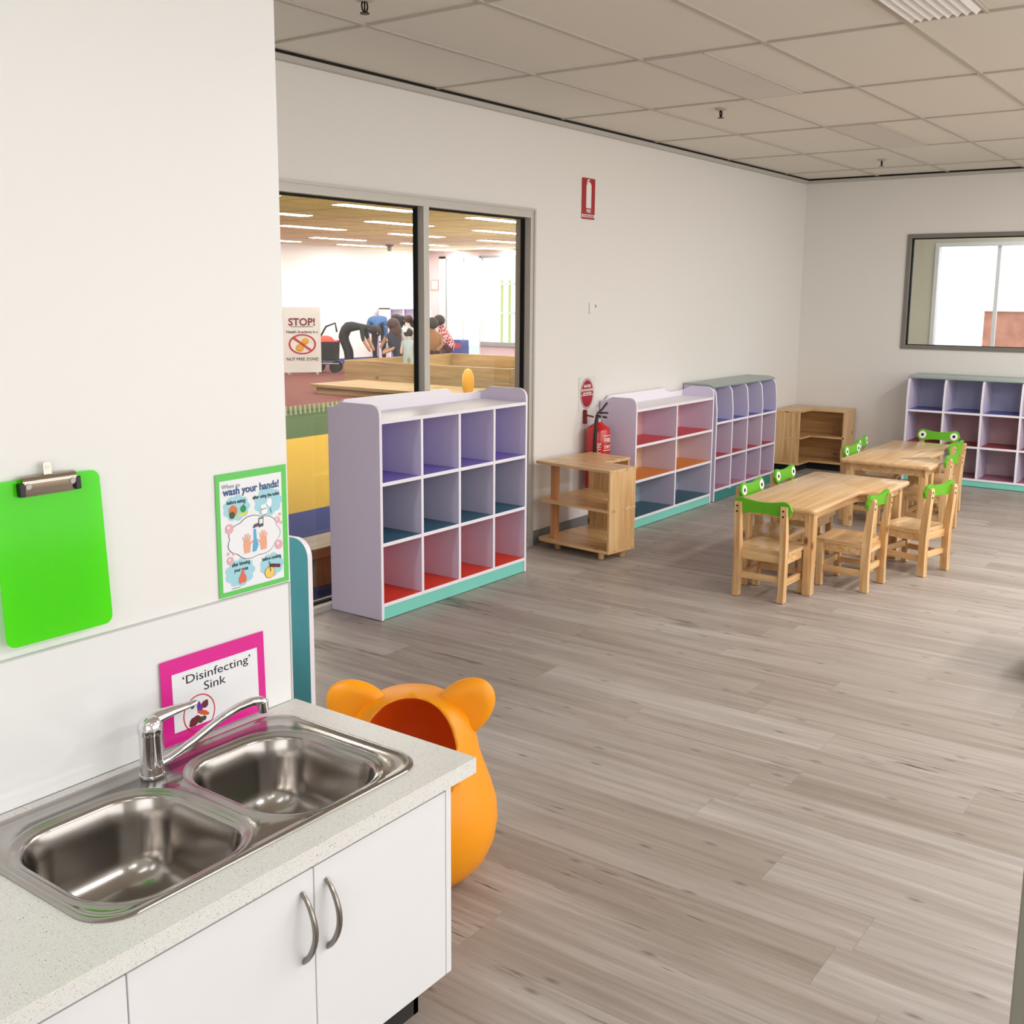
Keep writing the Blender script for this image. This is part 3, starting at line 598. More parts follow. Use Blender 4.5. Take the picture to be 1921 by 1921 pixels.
# ================================================================== MAIN ROOM OBJECTS
# ---- cubby shelves -------------------------------------------------
def cubby(name, label, loc, rotz, width, depth, rows, top, colw, floors, kick, style, group):
    """rows: top surface heights of the shelf boards from the bottom up; front at local y=0"""
    t = thing(name, label, 'shelf', loc, rotz, group); th = .018
    flm = [mat('shelf_colour_%d_%d_%d' % c, c, .4) for c in floors]
    if style == 'gallery':
        r = .05; side = [(depth, 0), (depth, top + .045), (depth - .03, top + .046), (depth - .055, top + .055), (depth - .09, top + .075)]
        side += [(r - r * math.sin(a), top + .075 - r + r * math.cos(a)) for a in [k * PI / 12 for k in range(7)]] + [(0, 0)]
    else:
        r = .075; side = [(depth, 0), (depth, top - .004)]
        side += [(r + .012 - r * math.sin(a), top - .004 - r + r * math.cos(a)) for a in [k * PI / 12 for k in range(7)]] + [(0, top - .2), (0, 0)]
    for x in (0, width - th):
        m = MB(); m.prism(side, 0, x, x + th, .0015)
        for f in m.b.faces:
            if abs(f.normal.x) < .5: f.material_index = 1
        m.obj('side_panel', [LILAC, EDGE], t)
    tops = rows[1:] + [top]
    for z, z2, c in zip(rows, tops, floors):
        m = MB(); m.box(th, depth - .01, z, width - th, depth - .004, z2 - th)
        cc = c if style == 'gallery' and len(rows) == 3 and colw < .4 else tuple(int(v * .35 + 225 * .65) for v in c)
        m.obj('back_panel', mat('back_colour_%d_%d_%d' % cc, cc, .5), t)
    if style == 'gallery':
        m = MB(); m.box(th, 0, top - th, width - th, depth - .01, top, .001); m.obj('top_panel', [EDGE], t)
        x0, x1 = th, width - th; zt = top + .075
        m = MB(); m.prism([(x0, top), (x0, top + .045), (x0 + .04, top + .05), (x0 + .08, zt), (x1 - .3, zt), (x1 - .26, zt - .025), (x1 - .2, top + .04), (x1, top + .04), (x1, top)], 1, depth - .022, depth - .004)
        m.obj('back_rail', EDGE, t)
    else:
        m = MB(); m.m = 0
        pr_ = [(depth, top - .004), (depth, top + .008), (.09, top + .008), (.055, top + .002), (.03, top - .012), (.033, top - .02), (.058, top - .008), (.09, top - .004)]
        m.prism(pr_, 0, -.004, width + .004)
        m.obj('top_panel', mat('grey_green_top', (158, 172, 168), .35), t)
    for k_, (z, fm) in enumerate(zip(rows, flm)):
        m = MB(); m.box(th, .001, z - th, width - th, depth - .01, z)
        for f in m.b.faces:
            f.normal_update()
            if f.normal.z > .5: f.material_index = 1
            if f.normal.z < -.5: f.material_index = 2
        m.obj('shelf_board', [EDGE, fm, flm[max(0, k_ - 1)]], t)
    n = round((width - th) / colw)
    lim = top - th if style == 'gallery' else top - .004
    for k in range(1, n):
        x = (width - th) * k / n
        if style == 'gallery': pts = [(.0004, .066), (.0004, lim - .0005), (depth - .0105, lim - .0005), (depth - .0105, .066)]
        else: pts = [(depth - .0105, .066), (depth - .0105, lim - .0005)] + [(p[0] + .0004, p[1] - .0005) for p in side[2:-1]] + [(.0004, .066)]
        m = MB(); zs = [z for z in rows]
        m.prism(pts, 0, x, x + .0175)
        for f in m.b.faces:
            f.normal_update()
            if abs(f.normal.x) < .5: f.material_index = 1
        m.obj('divider', [LILAC, EDGE], t)
    m = MB(); m.box(th, .006, 0, width - th, .022, rows[0] - th - .001); m.obj('kick_board', kick, t)
    return t
G = 'cubby shelves around the room'
cubby('cubby_shelf', 'tall lilac cubby shelf with twelve cells standing against the glass', (.365, -.362, .004), 0, 1.222, .345, [.083, .385, .683], .985, .3, [(238, 66, 34), (50, 106, 132), (132, 118, 206)], AQUA, 'gallery', G)
cubby('cubby_shelf', 'lilac shelf with six wide cells, red, orange and dark teal inside', (2.955, -.295, .004), 0, 1.2, .285, [.077, .335, .577], .822, .59, [(56, 100, 118), (232, 142, 34), (214, 66, 70)], AQUA, 'gallery', G)
cubby('cubby_shelf', 'lilac cubby shelf with grey green rounded top beside corner timber shelf', (4.205, -.295, .004), 0, 1.19, .285, [.095, .349, .621], .905, .295, [(196, 120, 150), (190, 50, 62), (84, 96, 190)], TEALK, 'round', G)
cubby('cubby_shelf', 'cubby shelf below the back wall window behind the tables', (6.215, -1.14, .004), math.radians(-90), 2.15, .345, [.066, .34, .622], .91, .305, [(160, 100, 120), (150, 44, 58), (86, 92, 168)], AQUA, 'round', G)

# ---- teal shelf behind the partition ---------------------------------
t = thing('picture_book_shelf', 'teal shelf with rounded side panel behind the white partition end', 'shelf', (-1.0, -1.335, 0))
pp = [(0, .003), (.4, .003), (.4, .79)] + [(.06 - .06 * math.sin(a), .74 + .06 * math.cos(a)) for a in [k * PI / 12 for k in range(7)]]
for x in (0, -.5):
    m = MB(); m.prism(pp, 0, x - .02, x, .001)
    for f in m.b.faces:
        f.normal_update()
        if abs(f.normal.x) < .5: f.material_index = 1
    m.obj('side_panel', [TEAL, EDGE], t)
m = MB(); m.box(-.48, .1, .1, -.02, .38, .12); m.box(-.48, .12, .42, -.02, .38, .44); m.obj('shelf_board', WHITE, t)
m = MB(); m.box(-.48, .38, .05, -.02, .395, .84, .003); m.obj('back_panel', WHITE, t)

POSTW = wood('post_wood', 2, (206, 146, 96), (168, 106, 66))
# ---- timber L shaped shelves ------------------------------------------
def lshelf(name, label, loc, rotz, mirror, a_len, b_len, da, db, top, mid, bot, rounded, group):
    t = thing(name, label, 'shelf', loc, rotz, group); s = -1 if mirror else 1; th = .018
    def L_(z, rnd):
        p = [(0, 0), (0, -a_len), (da, -a_len), (da, -db), (b_len, -db), (b_len, 0)]
        if rnd: p = [(.05 - .05 * math.cos(a), -.05 + .05 * math.sin(a)) for a in [PI / 2 - k * PI / 12 for k in range(7)]] + p[1:]
        if mirror: p = [(-x, y) for x, y in p]
        m = MB(); m.prism(p, 2, z - th, z, .002); return m
    L_(top, 0).obj('top_board', PINE_Y, t); L_(mid, rounded).obj('shelf_board', PINE_Y, t); L_(bot, rounded).obj('bottom_board', PINE_Y, t)
    def bx(x0, y0, z0, x1, y1, z1, nm, w=PINE_Z):
        m = MB(); m.box(s * x0, y0, z0, s * x1, y1, z1, .0015); m.obj(nm, w, t)
    if rounded:
        bx(.004, -a_len + th, bot, da - .004, -a_len + .001, top - th, 'end_panel')
        bx(b_len - th, -db + .004, bot, b_len - .001, -.004, top - th, 'end_panel')
        bx(.05, -.12, bot, .09, -.08, mid - th, 'post', POSTW); bx(.05, -.12, mid, .09, -.08, top - th, 'post', POSTW)
        for x, y in ((.08, -.12), (da - .06, -a_len + .05), (.06, -a_len + .1), (b_len - .05, -.1)):
            m = MB(); m.cyl((s * x, y, .001), (s * x, y, bot - th), .018, .021); m.obj('foot', PINE_Z, t, smooth=True)
    else:
        bx(.0, -a_len + th, bot, da, -a_len + .001, top - th, 'end_panel')
        bx(b_len - th, -db, bot, b_len - .001, 0, top - th, 'end_panel')
        bx(.004, -a_len + th, bot, .012, 0, top - th, 'back_panel', PINE_Y); bx(.012, -.01, bot, b_len - th, -.002, top - th, 'back_panel', PINE_X)
        m = MB(); m.box(s * .03, -.03, .001, s * (da - .04), -a_len + .03, bot - th); m.box(s * .03, -.03, .001, s * (b_len - .03), -db + .04, bot - th); m.obj('plinth', BLACK, t)
    return t
lshelf('corner_shelf', 'open pine corner shelf on short feet in front of fire extinguisher', (2.115, -.06, 0), math.radians(-7), 0, .585, .54, .262, .33, .56, .32, .068, 1, 'pine corner shelves')
lshelf('corner_shelf', 'pine corner shelf with closed backs pushed into the far room corner', (6.555, -.02, 0), 0, 1, .575, .575, .29, .26, .565, .32, .085, 0, 'pine corner shelves')

# ---- tables --------------------------------------------------------------
def table(label, loc, rotz, outline, legs):
    t = thing('activity_table', label, 'table', loc, rotz, 'low pine activity tables')
    zt = .48
    def inset(d):
        n = len(outline); out = []
        for i in range(n):
            p0, p1, p2 = Vector(outline[i - 1]), Vector(outline[i]), Vector(outline[(i + 1) % n])
            a = (p1 - p0).normalized(); b = (p2 - p1).normalized(); na = Vector((-a.y, a.x)); nb = Vector((-b.y, b.x)); q = (na + nb).normalized()
            out.append(p1 + q * d / max(.4, q.dot(na)))
        return out
    m = MB(); rings = []
    for d, z in ((.006, zt - .026), (.001, zt - .02), (0, zt - .012), (.002, zt - .004), (.008, zt)): rings.append([(p[0], p[1], z) for p in inset(d)])
    m.loft(rings); m.obj('tabletop', TOPW, t, smooth=True, angle=50)
    ap = inset(.045); ai = inset(.063)
    m = MB(); m.loft([[(p[0], p[1], z) for p in pts] for pts, z in ((ap, .405), (ap, .454), (ai, .454), (ai, .405))] + [[(p[0], p[1], .405) for p in ap]], cap0=False, cap1=False); m.obj('apron', PINE_X, t)
    for x, y in legs:
        m = MB(); m.box(x - .026, y - .026, 0.001, x + .026, y + .026, .454, .004); m.obj('leg', PINE_Z, t)
    return t
def soft(pts, r=.03, n=4):
    out = []; N_ = len(pts)
    for i in range(N_):
        p0, p1, p2 = Vector(pts[i - 1]), Vector(pts[i]), Vector(pts[(i + 1) % N_])
        rr = min(r, (p0 - p1).length * .45, (p2 - p1).length * .45); a = p1 + (p0 - p1).normalized() * rr; b = p1 + (p2 - p1).normalized() * rr
        for k in range(n + 1):
            u = k / n; out.append(tuple(a * (1 - u) ** 2 + p1 * 2 * u * (1 - u) + b * u * u))
    return out
# counter-clockwise outlines (x along the long wall)
o1 = soft([(0, 0), (.66, 0), (.735, .0), (.765, -.13), (1.255, -.13), (1.255, .468), (0, .468)], .035)
table('pine activity table nearest the viewer, stepped on the right side', (2.045, -1.892, 0), 0, o1, [(.065, .045), (.75, -.06), (1.19, -.07), (1.19, .41), (.065, .41)])
o2 = soft([(0, 0), (.36, .01), (.46, .14), (.86, .13), (.93, .17), (1.25, .2), (1.25, .62), (0, .62)], .035)
table('pine activity table farther back, next to the back wall cubby', (3.93, -1.975, 0), 0, o2, [(.07, .065), (.07, .555), (1.18, .26), (1.18, .555), (.74, .2)])

# ---- chairs ----------------------------------------------------------------
def make_chair(label, loc, rotz):
    t = thing('child_chair', label, 'chair', loc, rotz, 'frog backed pine chairs around the tables')
    for s in (-1, 1):
        m = MB(); x = s * .128; w = .016
        sec = [(0.003, -.136, .022), (.12, -.134, .021), (.25, -.134, .022), (.36, -.142, .02), (.45, -.152, .016), (.50, -.158, .013), (.517, -.16, .007)]
        m.loft([[(x - w, y - d, z), (x + w, y - d, z), (x + w, y + d, z), (x - w, y + d, z)] for z, y, d in sec])
        m.obj('leg', PINE_Z, t)
        m = MB(); m.box(x - .016, .1, .003, x + .016, .136, .252, .003); m.obj('leg', PINE_Z, t)
        m = MB(); m.box(x - .01, -.112, .085, x + .01, .1, .12, .002); m.obj('stretcher', PINE_Y, t)
    m = MB(); m.box(-.112, -.13, .1, .112, -.112, .135, .002); m.obj('stretcher', PINE_X, t)
    m = MB(); m.box(-.112, .11, .1, .112, .128, .135, .002); m.obj('stretcher', PINE_X, t)
    m = MB(); n = 8; top = []
    xs_ = [-.148 + .296 * i / n for i in range(n + 1)]; ys_ = [-.118 + .266 * i / n for i in range(n + 1)]
    V = [[m.b.verts.new((x, y, .272 - .009 * max(0, 1 - (x / .13) ** 4) * max(0, 1 - ((y - .01) / .115) ** 4))) for y in ys_] for x in xs_]
    for i in range(n):
        for j in range(n): m.b.faces.new((V[i][j], V[i + 1][j], V[i + 1][j + 1], V[i][j + 1]))
    m.box(-.148, -.118, .25, .148, .148, .2625, .001)
    rim = [V[i][0] for i in range(n + 1)] + [V[n][j] for j in range(1, n + 1)] + [V[i][n] for i in range(n - 1, -1, -1)] + [V[0][j] for j in range(n - 1, 0, -1)]
    lo = [m.b.verts.new((v.co.x, v.co.y, .26)) for v in rim]
    for i in range(len(rim)):
        j = (i + 1) % len(rim); m.b.faces.new((rim[i], rim[j], lo[j], lo[i]))
    m.obj('seat', TOPW, t)
    m = MB(); m.box(-.112, -.13, .205, .112, -.112, .25, .001); m.box(-.112, .11, .205, .112, .13, .25, .001)
    for s in (-1, 1): m.box(s * .112, -.112, .205, s * .14, .1, .25, .001)
    m.obj('seat_rail', PINE_X, t)
    # frog face backrest, curved outline with two lobes
    pts = []
    top_ = [(-.165 + .33 * k / 24) for k in range(25)]
    def zt(x): return .540 - .016 * (1 - min(1, abs(x) / .118) ** 2) if abs(x) < .118 else .540 - .047 * (1 - math.sqrt(max(0, 1 - ((abs(x) - .118) / .047) ** 2)))
    def zb(x): return .452 + .012 * (1 - min(1, abs(x) / .118) ** 2) if abs(x) < .118 else .452 + .037 * (1 - math.sqrt(max(0, 1 - ((abs(x) - .118) / .047) ** 2)))
    pts = [(x, zt(x)) for x in top_] + [(x, zb(x)) for x in top_[::-1][1:-1]]
    m = MB(); m.prism(pts, 1, -.139, -.121, .003)
    for v in m.b.verts: v.co.y += .035 * (v.co.x / .165) ** 2 * 0 - (v.co.z - .45) * .12
    m.obj('backrest', FROG, t)
    bb = t.children[-1] if t.children else None
    for s in (-1, 1):
        y = -.1292
        y += .0082
        m = MB(); m.cyl((s * .12, y - .002, .497), (s * .12, y + .0016, .497), .029, n=24)
        for v in m.b.verts: v.co.y -= (v.co.z - .45) * .12
        m.obj('eye', mat('eye_white', (244, 244, 240), .4), bb)
        m = MB(); m.cyl((s * .12, y - .0, .497), (s * .12, y + .0026, .497), .0115, n=16)
        for v in m.b.verts: v.co.y -= (v.co.z - .45) * .12
        m.obj('pupil', mat('pupil_black', (14, 14, 14), .4), bb)
        m = MB()
        for z, yy in ((.495, -.1705), (.465, -.170)): m.cyl((s * .128, yy - .001, z), (s * .128, yy + .006, z), .0055, n=10)
        m.obj('screw', BLACK, t)
    return t
D = math.radians
c0 = make_chair('frog backed chair nearest the viewer, back turned, at table end', (2.01, -1.672, .0), D(-91))
for (x, y, r, lab) in (
        (2.475, -1.945, -2, 'frog backed chair at near table right side, in the step'),
        (3.04, -2.13, -14, 'frog backed chair pulled out angled, right of the near table'),
        (2.40, -1.515, 180, 'frog backed chair nearest on far long side of near table'),
        (2.98, -1.48, 180, 'frog backed chair second on far long side of near table'),
        (4.27, -1.885, -2, 'frog backed chair at right side of far table, nearer one'),
        (4.92, -1.75, -3, 'frog backed chair at right side of far table, behind another'),
        (5.41, -1.6, 91, 'frog backed chair at far table end facing the viewer'),
        (4.3, -1.455, 180, 'frog backed chair on left side of far table, nearer one'),
        (4.78, -1.38, 187, 'frog backed chair on left side of far table, behind another')):
    dup(c0, (x, y, 0), D(r), lab)

# ---- fire extinguisher -------------------------------------------------------
ext = thing('fire_extinguisher', 'red fire extinguisher hanging on wall behind pine shelf', 'fire extinguisher', (2.79, -.1, .27))
REDP = mat('extinguisher_red', (200, 12, 18), .25, coat=.5)
m = MB(); m.lathe([(0, 0), (.07, .003), (.082, .02), (.082, .41), (.076, .435), (.05, .455), (.028, .468), (.028, .48), (0, .48)], n=40); m.obj('cylinder', REDP, ext, smooth=True)
m = MB(); m.cyl((0, 0, .478), (0, 0, .51), .02); m.box(-.02, -.02, .5, .02, .02, .53, .004); m.cyl((-.02, -.02, .515), (-.075, -.02, .515), .01); m.obj('valve', CHROME, ext, smooth=True)
m = MB(); m.tube([(-.02, 0, .53), (.03, -.01, .535), (.085, -.02, .53)], .008, 8, .5); m.tube([(-.02, 0, .53), (.02, -.01, .555), (.075, -.02, .6)], .007, 8, .5); m.tube([(0, 0, .515), (.07, -.02, .5)], .007, 8); m.obj('lever', mat('dark_metal', (60, 56, 56), .3, .9), ext)
m = MB(); m.tube([(-.05, -.03, .56), (-.08, -.03, .545), (-.085, -.03, .585), (-.055, -.03, .6), (-.04, -.03, .57)], .004, 8); m.obj('gauge_ring', CHROME, ext)
m = MB(); m.tube([(-.02, -.02, .515), (-.07, -.03, .525), (-.092, -.036, .48), (-.092, -.03, .36), (-.092, -.03, .2), (-.092, -.03, .03)], .011, 10); m.obj('hose', mat('black_rubber', (18, 16, 16), .5), ext, smooth=True)
LETW = mat('sign_white', (238, 236, 234), .5)
def curved_text(s, size, phi0, z, vertical):
    o = text('lettering', s, size, (0, 0, 0), (0, 0, 0), LETW, ext, 'LEFT', .0, bold=.0006)
    for v in o.data.vertices:
        x, y = v.co.x, v.co.y
        if vertical: x, y = -y, x
        a = phi0 + x / .082; v.co = Vector((.0828 * math.sin(a), -.0828 * math.cos(a), z + y))
curved_text('ABE TYPE', .034, -.8, .2, 1)
curved_text('FIRE', .042, -.52, .345, 0)
curved_text('DRY POWDER', .03, -.5, .305, 0)
b = MB()
for k in range(10):
    for zz in (.29, .388):
        a, c = -.6 + k * .12, -.6 + (k + 1) * .12
        b.poly([(.0828 * math.sin(a), -.0828 * math.cos(a), zz), (.0828 * math.sin(c), -.0828 * math.cos(c), zz), (.0828 * math.sin(c), -.0828 * math.cos(c), zz + .004), (.0828 * math.sin(a), -.0828 * math.cos(a), zz + .004)])
b.obj('label_border', LETW, ext)
m = MB(); m.box(-.045, .07, .46, -.03, .096, .555, .003); m.tube([(-.04, .08, .52), (-.03, .02, .51)], .006, 8); m.obj('wall_hook', mat('hook_red', (120, 18, 30), .5), ext)

# ---- wall signs and switch ------------------------------------------------------
t = thing('fire_sign', 'tall red fire extinguisher sign high on the long wall', 'sign', (2.765, -.003, 2.205))
m = MB(); m.prism(rrect(-.078, -.13, .078, .13, .008), 1, -.002, .002); m.m = 1; m.obj('plate', [mat('fire_red', (168, 14, 26), .35)], t)
m = MB(); m.prism([(-.03, -.06), (.03, -.06), (.03, .085), (.02, .1), (.006, .108), (-.006, .108), (-.02, .1), (-.03, .085)], 1, -.0035, -.002)
m.prism([(-.028, .09), (-.018, .09), (-.012, .112), (.012, .118), (.012, .124), (-.018, .12)], 1, -.0035, -.002); m.obj('pictogram', LETW, t)
text('lettering', 'FIRE', .03, (0, -.0035, -.088), RX, LETW, t, bold=.0008)
m = MB(); m.box(-.078, -.0034, -.119, .078, -.002, -.1); m.obj('band', LETW, t); text('lettering', 'EXTINGUISHER', .0195, (0, -.0038, -.1165), RX, mat('fire_red', (168, 14, 26)), t, bold=.0004)
t = thing('oval_sign', 'oval dark red sign just above the hanging fire extinguisher', 'sign', (2.79, -.003, .93))
m = MB(); m.prism([(-.1, -.115), (.1, -.115), (.1, .115), (-.1, .115)], 1, -.001, .002); m.obj('backing_plate', mat('clear_backing', (226, 224, 220), .3), t)
def oval(rx, rz, y0, y1): 
    b = MB(); b.prism([(rx * math.cos(2 * PI * k / 40), rz * math.sin(2 * PI * k / 40)) for k in range(40)], 1, y0, y1); return b
oval(.084, .102, -.002, -.001).obj('rim', mat('maroon', (110, 16, 34), .4), t); oval(.079, .097, -.0026, -.002).obj('white_ring', LETW, t); oval(.074, .092, -.0032, -.0026).obj('face', mat('oval_red', (160, 14, 34), .4), t)
text('lettering', 'WATER', .026, (0, -.0034, .042), RX, LETW, t, bold=.0008)
text('lettering', 'EXTINGUISHER', .0205, (0, -.0034, .018), RX, LETW, t, bold=.0006)
text('lettering', 'AIR-WATER', .0205, (0, -.0034, -.004), RX, LETW, t, bold=.0006)
m = MB(); m.box(-.074, -.0038, -.012, .074, -.003, -.008); m.obj('rule', LETW, t)
t = thing('light_switch', 'small white light switch plate on the long wall', 'light switch', (2.85, -.004, 1.5))
m = MB(); m.prism(rrect(-.052, -.036, .052, .036, .004), 1, -.006, .004, .001); m.obj('plate', mat('switch_white', (232, 230, 226), .35), t)
m = MB(); m.box(.012, -.009, .004, .026, -.006, .022, .001); m.m = 0; m.obj('rocker', mat('switch_grey', (150, 148, 146), .4), t)

# ---- ceiling fittings ----------------------------------------------------------
def sprink(x, y, lab):
    t = thing('sprinkler', lab, 'sprinkler', (x, y, H), 0, 'ceiling sprinklers')
    m = MB(); m.lathe([(.035, .008), (.035, .002), (.03, -.003), (.012, -.006), (.012, .008)], n=24); m.obj('rosette', mat('brass_white', (180, 172, 158), .4), t, smooth=True)
    m = MB(); m.tube([(-.012, 0, -.006), (-.016, 0, -.02), (-.012, 0, -.034), (0, 0, -.044)], .003, 8); m.tube([(.012, 0, -.006), (.016, 0, -.02), (.012, 0, -.034), (0, 0, -.044)], .003, 8); m.cyl((0, 0, -.004), (0, 0, -.04), .003); m.obj('yoke', mat('dark_bronze', (42, 32, 26), .4, .8), t)
    m = MB(); m.cyl((0, 0, -.044), (0, 0, -.047), .018, n=16); m.obj('deflector', mat('dark_bronze', (42, 32, 26), .4, .8), t)
sprink(-.284, -.925, 'ceiling sprinkler at top edge above the glazing'); sprink(2.61, -.995, 'ceiling sprinkler in the middle of the ceiling'); sprink(5.45, -1.04, 'small far ceiling sprinkler near the back wall')
OPAL = mat('unlit_diffuser', (214, 206, 196), .5)
for x, lab in ((1.2, 'flat unlit ceiling light panel nearer the viewer'), (3.6, 'flat unlit ceiling light panel toward the back wall')):
    t = thing('ceiling_light', lab, 'light', (x, -1.26, H))
    m = MB(); m.box(.012, -.012, -.001, 1.188, -.3, .007); m.obj('diffuser', OPAL, t)
    m = MB(); m.box(.01, -.3, -.003, 1.19, -.31, .007); m.obj('light_housing', GRID, t)
t = thing('ceiling_light', 'ribbed unlit ceiling light at the top right corner', 'light', (0, -2.46, H))
m = MB(); pts = []
n = 8
for k in range(n):
    y = -.02 - .27 * k / n; pts += [(y, -.002), (y - .135 / n, -.02)]
pts += [(-.29, -.002), (-.29, .006), (-.02, .006)]
m.prism(pts, 0, .02, 1.12); m.obj('diffuser', mat('ribbed_diffuser', (225, 220, 214), .35), t)
m = MB(); m.box(.0, -.012, -.004, 1.2, -.02, .006); m.box(0, -.29, -.004, 1.2, -.3, .006); m.obj('light_housing', GRID, t)
for i, (x, y, p) in enumerate(LAMPS):
    if p:
        t = thing('ceiling_light', 'lit ceiling fitting ' + ('left of the camera position', 'far behind the partition wall line', 'over the aisle behind the sink', 'over the floor right of the sink', 'right of the near table', 'right of the far table, outer row', 'added as fill between near table and right wall', 'added as fill by the far table, inner row', 'added as fill over the passage behind the partition')[i], 'light', (x, y, H - .02), 0, 'lit ceiling fittings of the room')
        m = MB(); m.box(-.6, -.15, 0, .6, .15, .02); m.obj('light_housing', WHITE, t)

# dark timber box just outside the right edge
t = thing('storage_box', 'dark brown storage box barely showing at right frame edge', 'box', (1.41, -3.06, .0), D(-8))
m = MB(); m.box(0, -.9, .004, .5, 0, .34, .01); m.obj('box_body', mat('dark_brown', (62, 52, 34), .6), t)
m = MB(); m.box(-.01, -.91, .34, .51, .01, .37, .004); m.obj('lid', mat('dark_brown_lid', (74, 62, 42), .5), t)

# ================================================================== WASH BENCH
ZB = .58; FY = -2.475; BX0, BX1 = -3.0, -1.6
# sink geometry
SX0, SX1, SY0, SY1 = -2.478, -1.682, -2.405, -1.932
hole = rrect(SX0 + .02, SY0 + .02, SX1 - .02, SY1 - .02, .07)
m = MB()
def ring_fill(b, loops, z, up_=True):
    es = []
    for lp in loops:
        vs = [b.verts.new((p[0], p[1], z)) for p in lp]
        es += [b.edges.new((vs[i], vs[(i + 1) % len(vs)])) for i in range(len(vs))]
    r = bmesh.ops.triangle_fill(b, use_beauty=True, use_dissolve=False, edges=es)
    return r
outer = [(BX0, FY), (BX1, FY), (BX1, YP - .0075), (BX0, YP - .0075)]
ring_fill(m.b, [outer, hole], ZB); ring_fill(m.b, [outer, hole], ZB - .036)
m.loft([[(p[0], p[1], ZB - .036) for p in outer], [(p[0], p[1], ZB) for p in outer]], cap0=False, cap1=False)
m.loft([[(p[0], p[1], ZB - .036) for p in hole], [(p[0], p[1], ZB) for p in hole]], cap0=False, cap1=False)
bmesh.ops.remove_doubles(m.b, verts=m.b.verts, dist=1e-5)
bench = m.obj('worktop', STONE); tag(bench, 'white speckled stone worktop running along the white partition', 'worktop')

sink = thing('sink', 'stainless steel double bowl sink set in the speckled worktop', 'sink', (0, 0, 0))
def off_rr(x0, y0, x1, y1, r, d): return rrect(x0 - d, y0 - d, x1 + d, y1 + d, max(.01, r + d), 8)
# bowls rim rectangles
BL = (-2.438, -2.375, -2.112, -2.022, .105); BR = (-2.052, -2.375, -1.752, -2.012, .105)
m = MB()
z0 = ZB
def zr(lp, z): return [(p[0], p[1], z) for p in lp]
outer_l = lambda d: rrect(SX0 + d, SY0 + d, SX1 - d, SY1 - d, .075 - d * .5, 8)
m.loft([zr(outer_l(0), z0 + .0005), zr(outer_l(0), z0 + .002), zr(outer_l(.004), z0 + .0055), zr(outer_l(.012), z0 + .0055), zr(outer_l(.017), z0 + .003), zr(outer_l(.022), z0 + .0028)], cap0=False, cap1=False)
loops = [outer_l(.022)]
for B in (BL, BR):
    d0 = .026
    prof = [(d0, .0028), (d0 - .004, .0062), (d0 - .010, .0062), (d0 - .014, .0018), (.004, .0012), (0, -.001), (-.004, -.008), (-.012, -.05), (-.02, -.11), (-.032, -.145), (-.06, -.162), (-.1, -.167)]
    m.loft([zr(off_rr(*B, d), z0 + z) for d, z in prof], cap0=False, cap1=True)
    loops.append(off_rr(*B, d0))
ring_fill(m.b, loops, z0 + .0028)
bmesh.ops.remove_doubles(m.b, verts=m.b.verts, dist=2e-5)
m.obj('basin', STEEL, sink, smooth=True, angle=50)
for B in (BL, BR):
    cx_, cy_ = (B[0] + B[2]) / 2, (B[1] + B[3]) / 2
    m = MB(); m.lathe([(0, -.1665), (.02, -.1655), (.034, -.1645), (.043, -.1655), (.044, -.167)], (cx_, cy_, ZB), 24); m.obj('drain', CHROME, sink, smooth=True)

# mixer tap
tp = thing('mixer_tap', 'chrome single lever mixer tap with long swivel spout', 'tap', (-2.085, -1.992, ZB + .004))
m = MB(); m.lathe([(0, 0), (.026, 0), (.026, .004), (.0236, .0045), (.0236, .034), (.0228, .0345), (.0228, .036), (.0236, .0365), (.0236, .092), (.0, .092)], n=48); m.obj('tap_body', CHROME, tp, smooth=True, angle=30)
m = MB(); m.lathe([(0, .0925), (.0245, .0925), (.0258, .1), (.0255, .108), (.0235, .117), (.019, .125), (.011, .131), (0, .133)], n=48)
m.tube([(-.004, 0, .118), (.02, -.002, .124), (.055, -.006, .127), (.085, -.01, .128), (.107, -.012, .1295), (.112, -.012, .129)], [.016, .0155, .0115, .008, .0065, .004], 16, .62); m.obj('lever', CHROME, tp, smooth=True)
m = MB(); sp = [(.012, -.004, .02), (.035, -.010, .026), (.09, -.024, .052), (.15, -.040, .086), (.19, -.05, .101), (.222, -.058, .106), (.243, -.063, .103), (.25, -.065, .096)]
m.tube(sp, [.0105, .0095, .009, .009, .0095, .010, .0105, .0105], 20); m.obj('spout', CHROME, tp, smooth=True)
m = MB(); m.cyl((.247, -.064, .1), (.249, -.065, .076), .0125, .0115, 20); m.obj('aerator', CHROME, tp, smooth=True)

# cabinet below
cab = thing('sink_cabinet', 'white laminate cabinet with flat doors under the worktop', 'cabinet', (0, 0, 0))
CT = ZB - .037
m = MB(); m.box(BX1 - .073, FY + .03, .1, BX1 - .055, YP - .01, CT, .0005); m.box(BX0, FY + .03, .1, BX0 + .018, YP - .01, CT); m.box(BX0, YP - .03, .1, BX1 - .073, YP - .01, CT); m.box(BX0, FY + .03, .1, BX1 - .073, YP - .01, .118); m.obj('carcass', WHITE, cab)
m = MB(); m.box(BX0, FY + .07, 0, BX1 - .12, FY + .085, .1); m.box(BX1 - .135, FY + .07, 0, BX1 - .12, YP - .01, .1); m.obj('toe_kick', mat('dark_kick', (40, 36, 34), .7), cab)
m = MB(); m.box(BX1 - .09, FY + .012, .1, BX1 - .073, FY + .03, CT - .001, .001); m.obj('filler_strip', WHITE, cab)
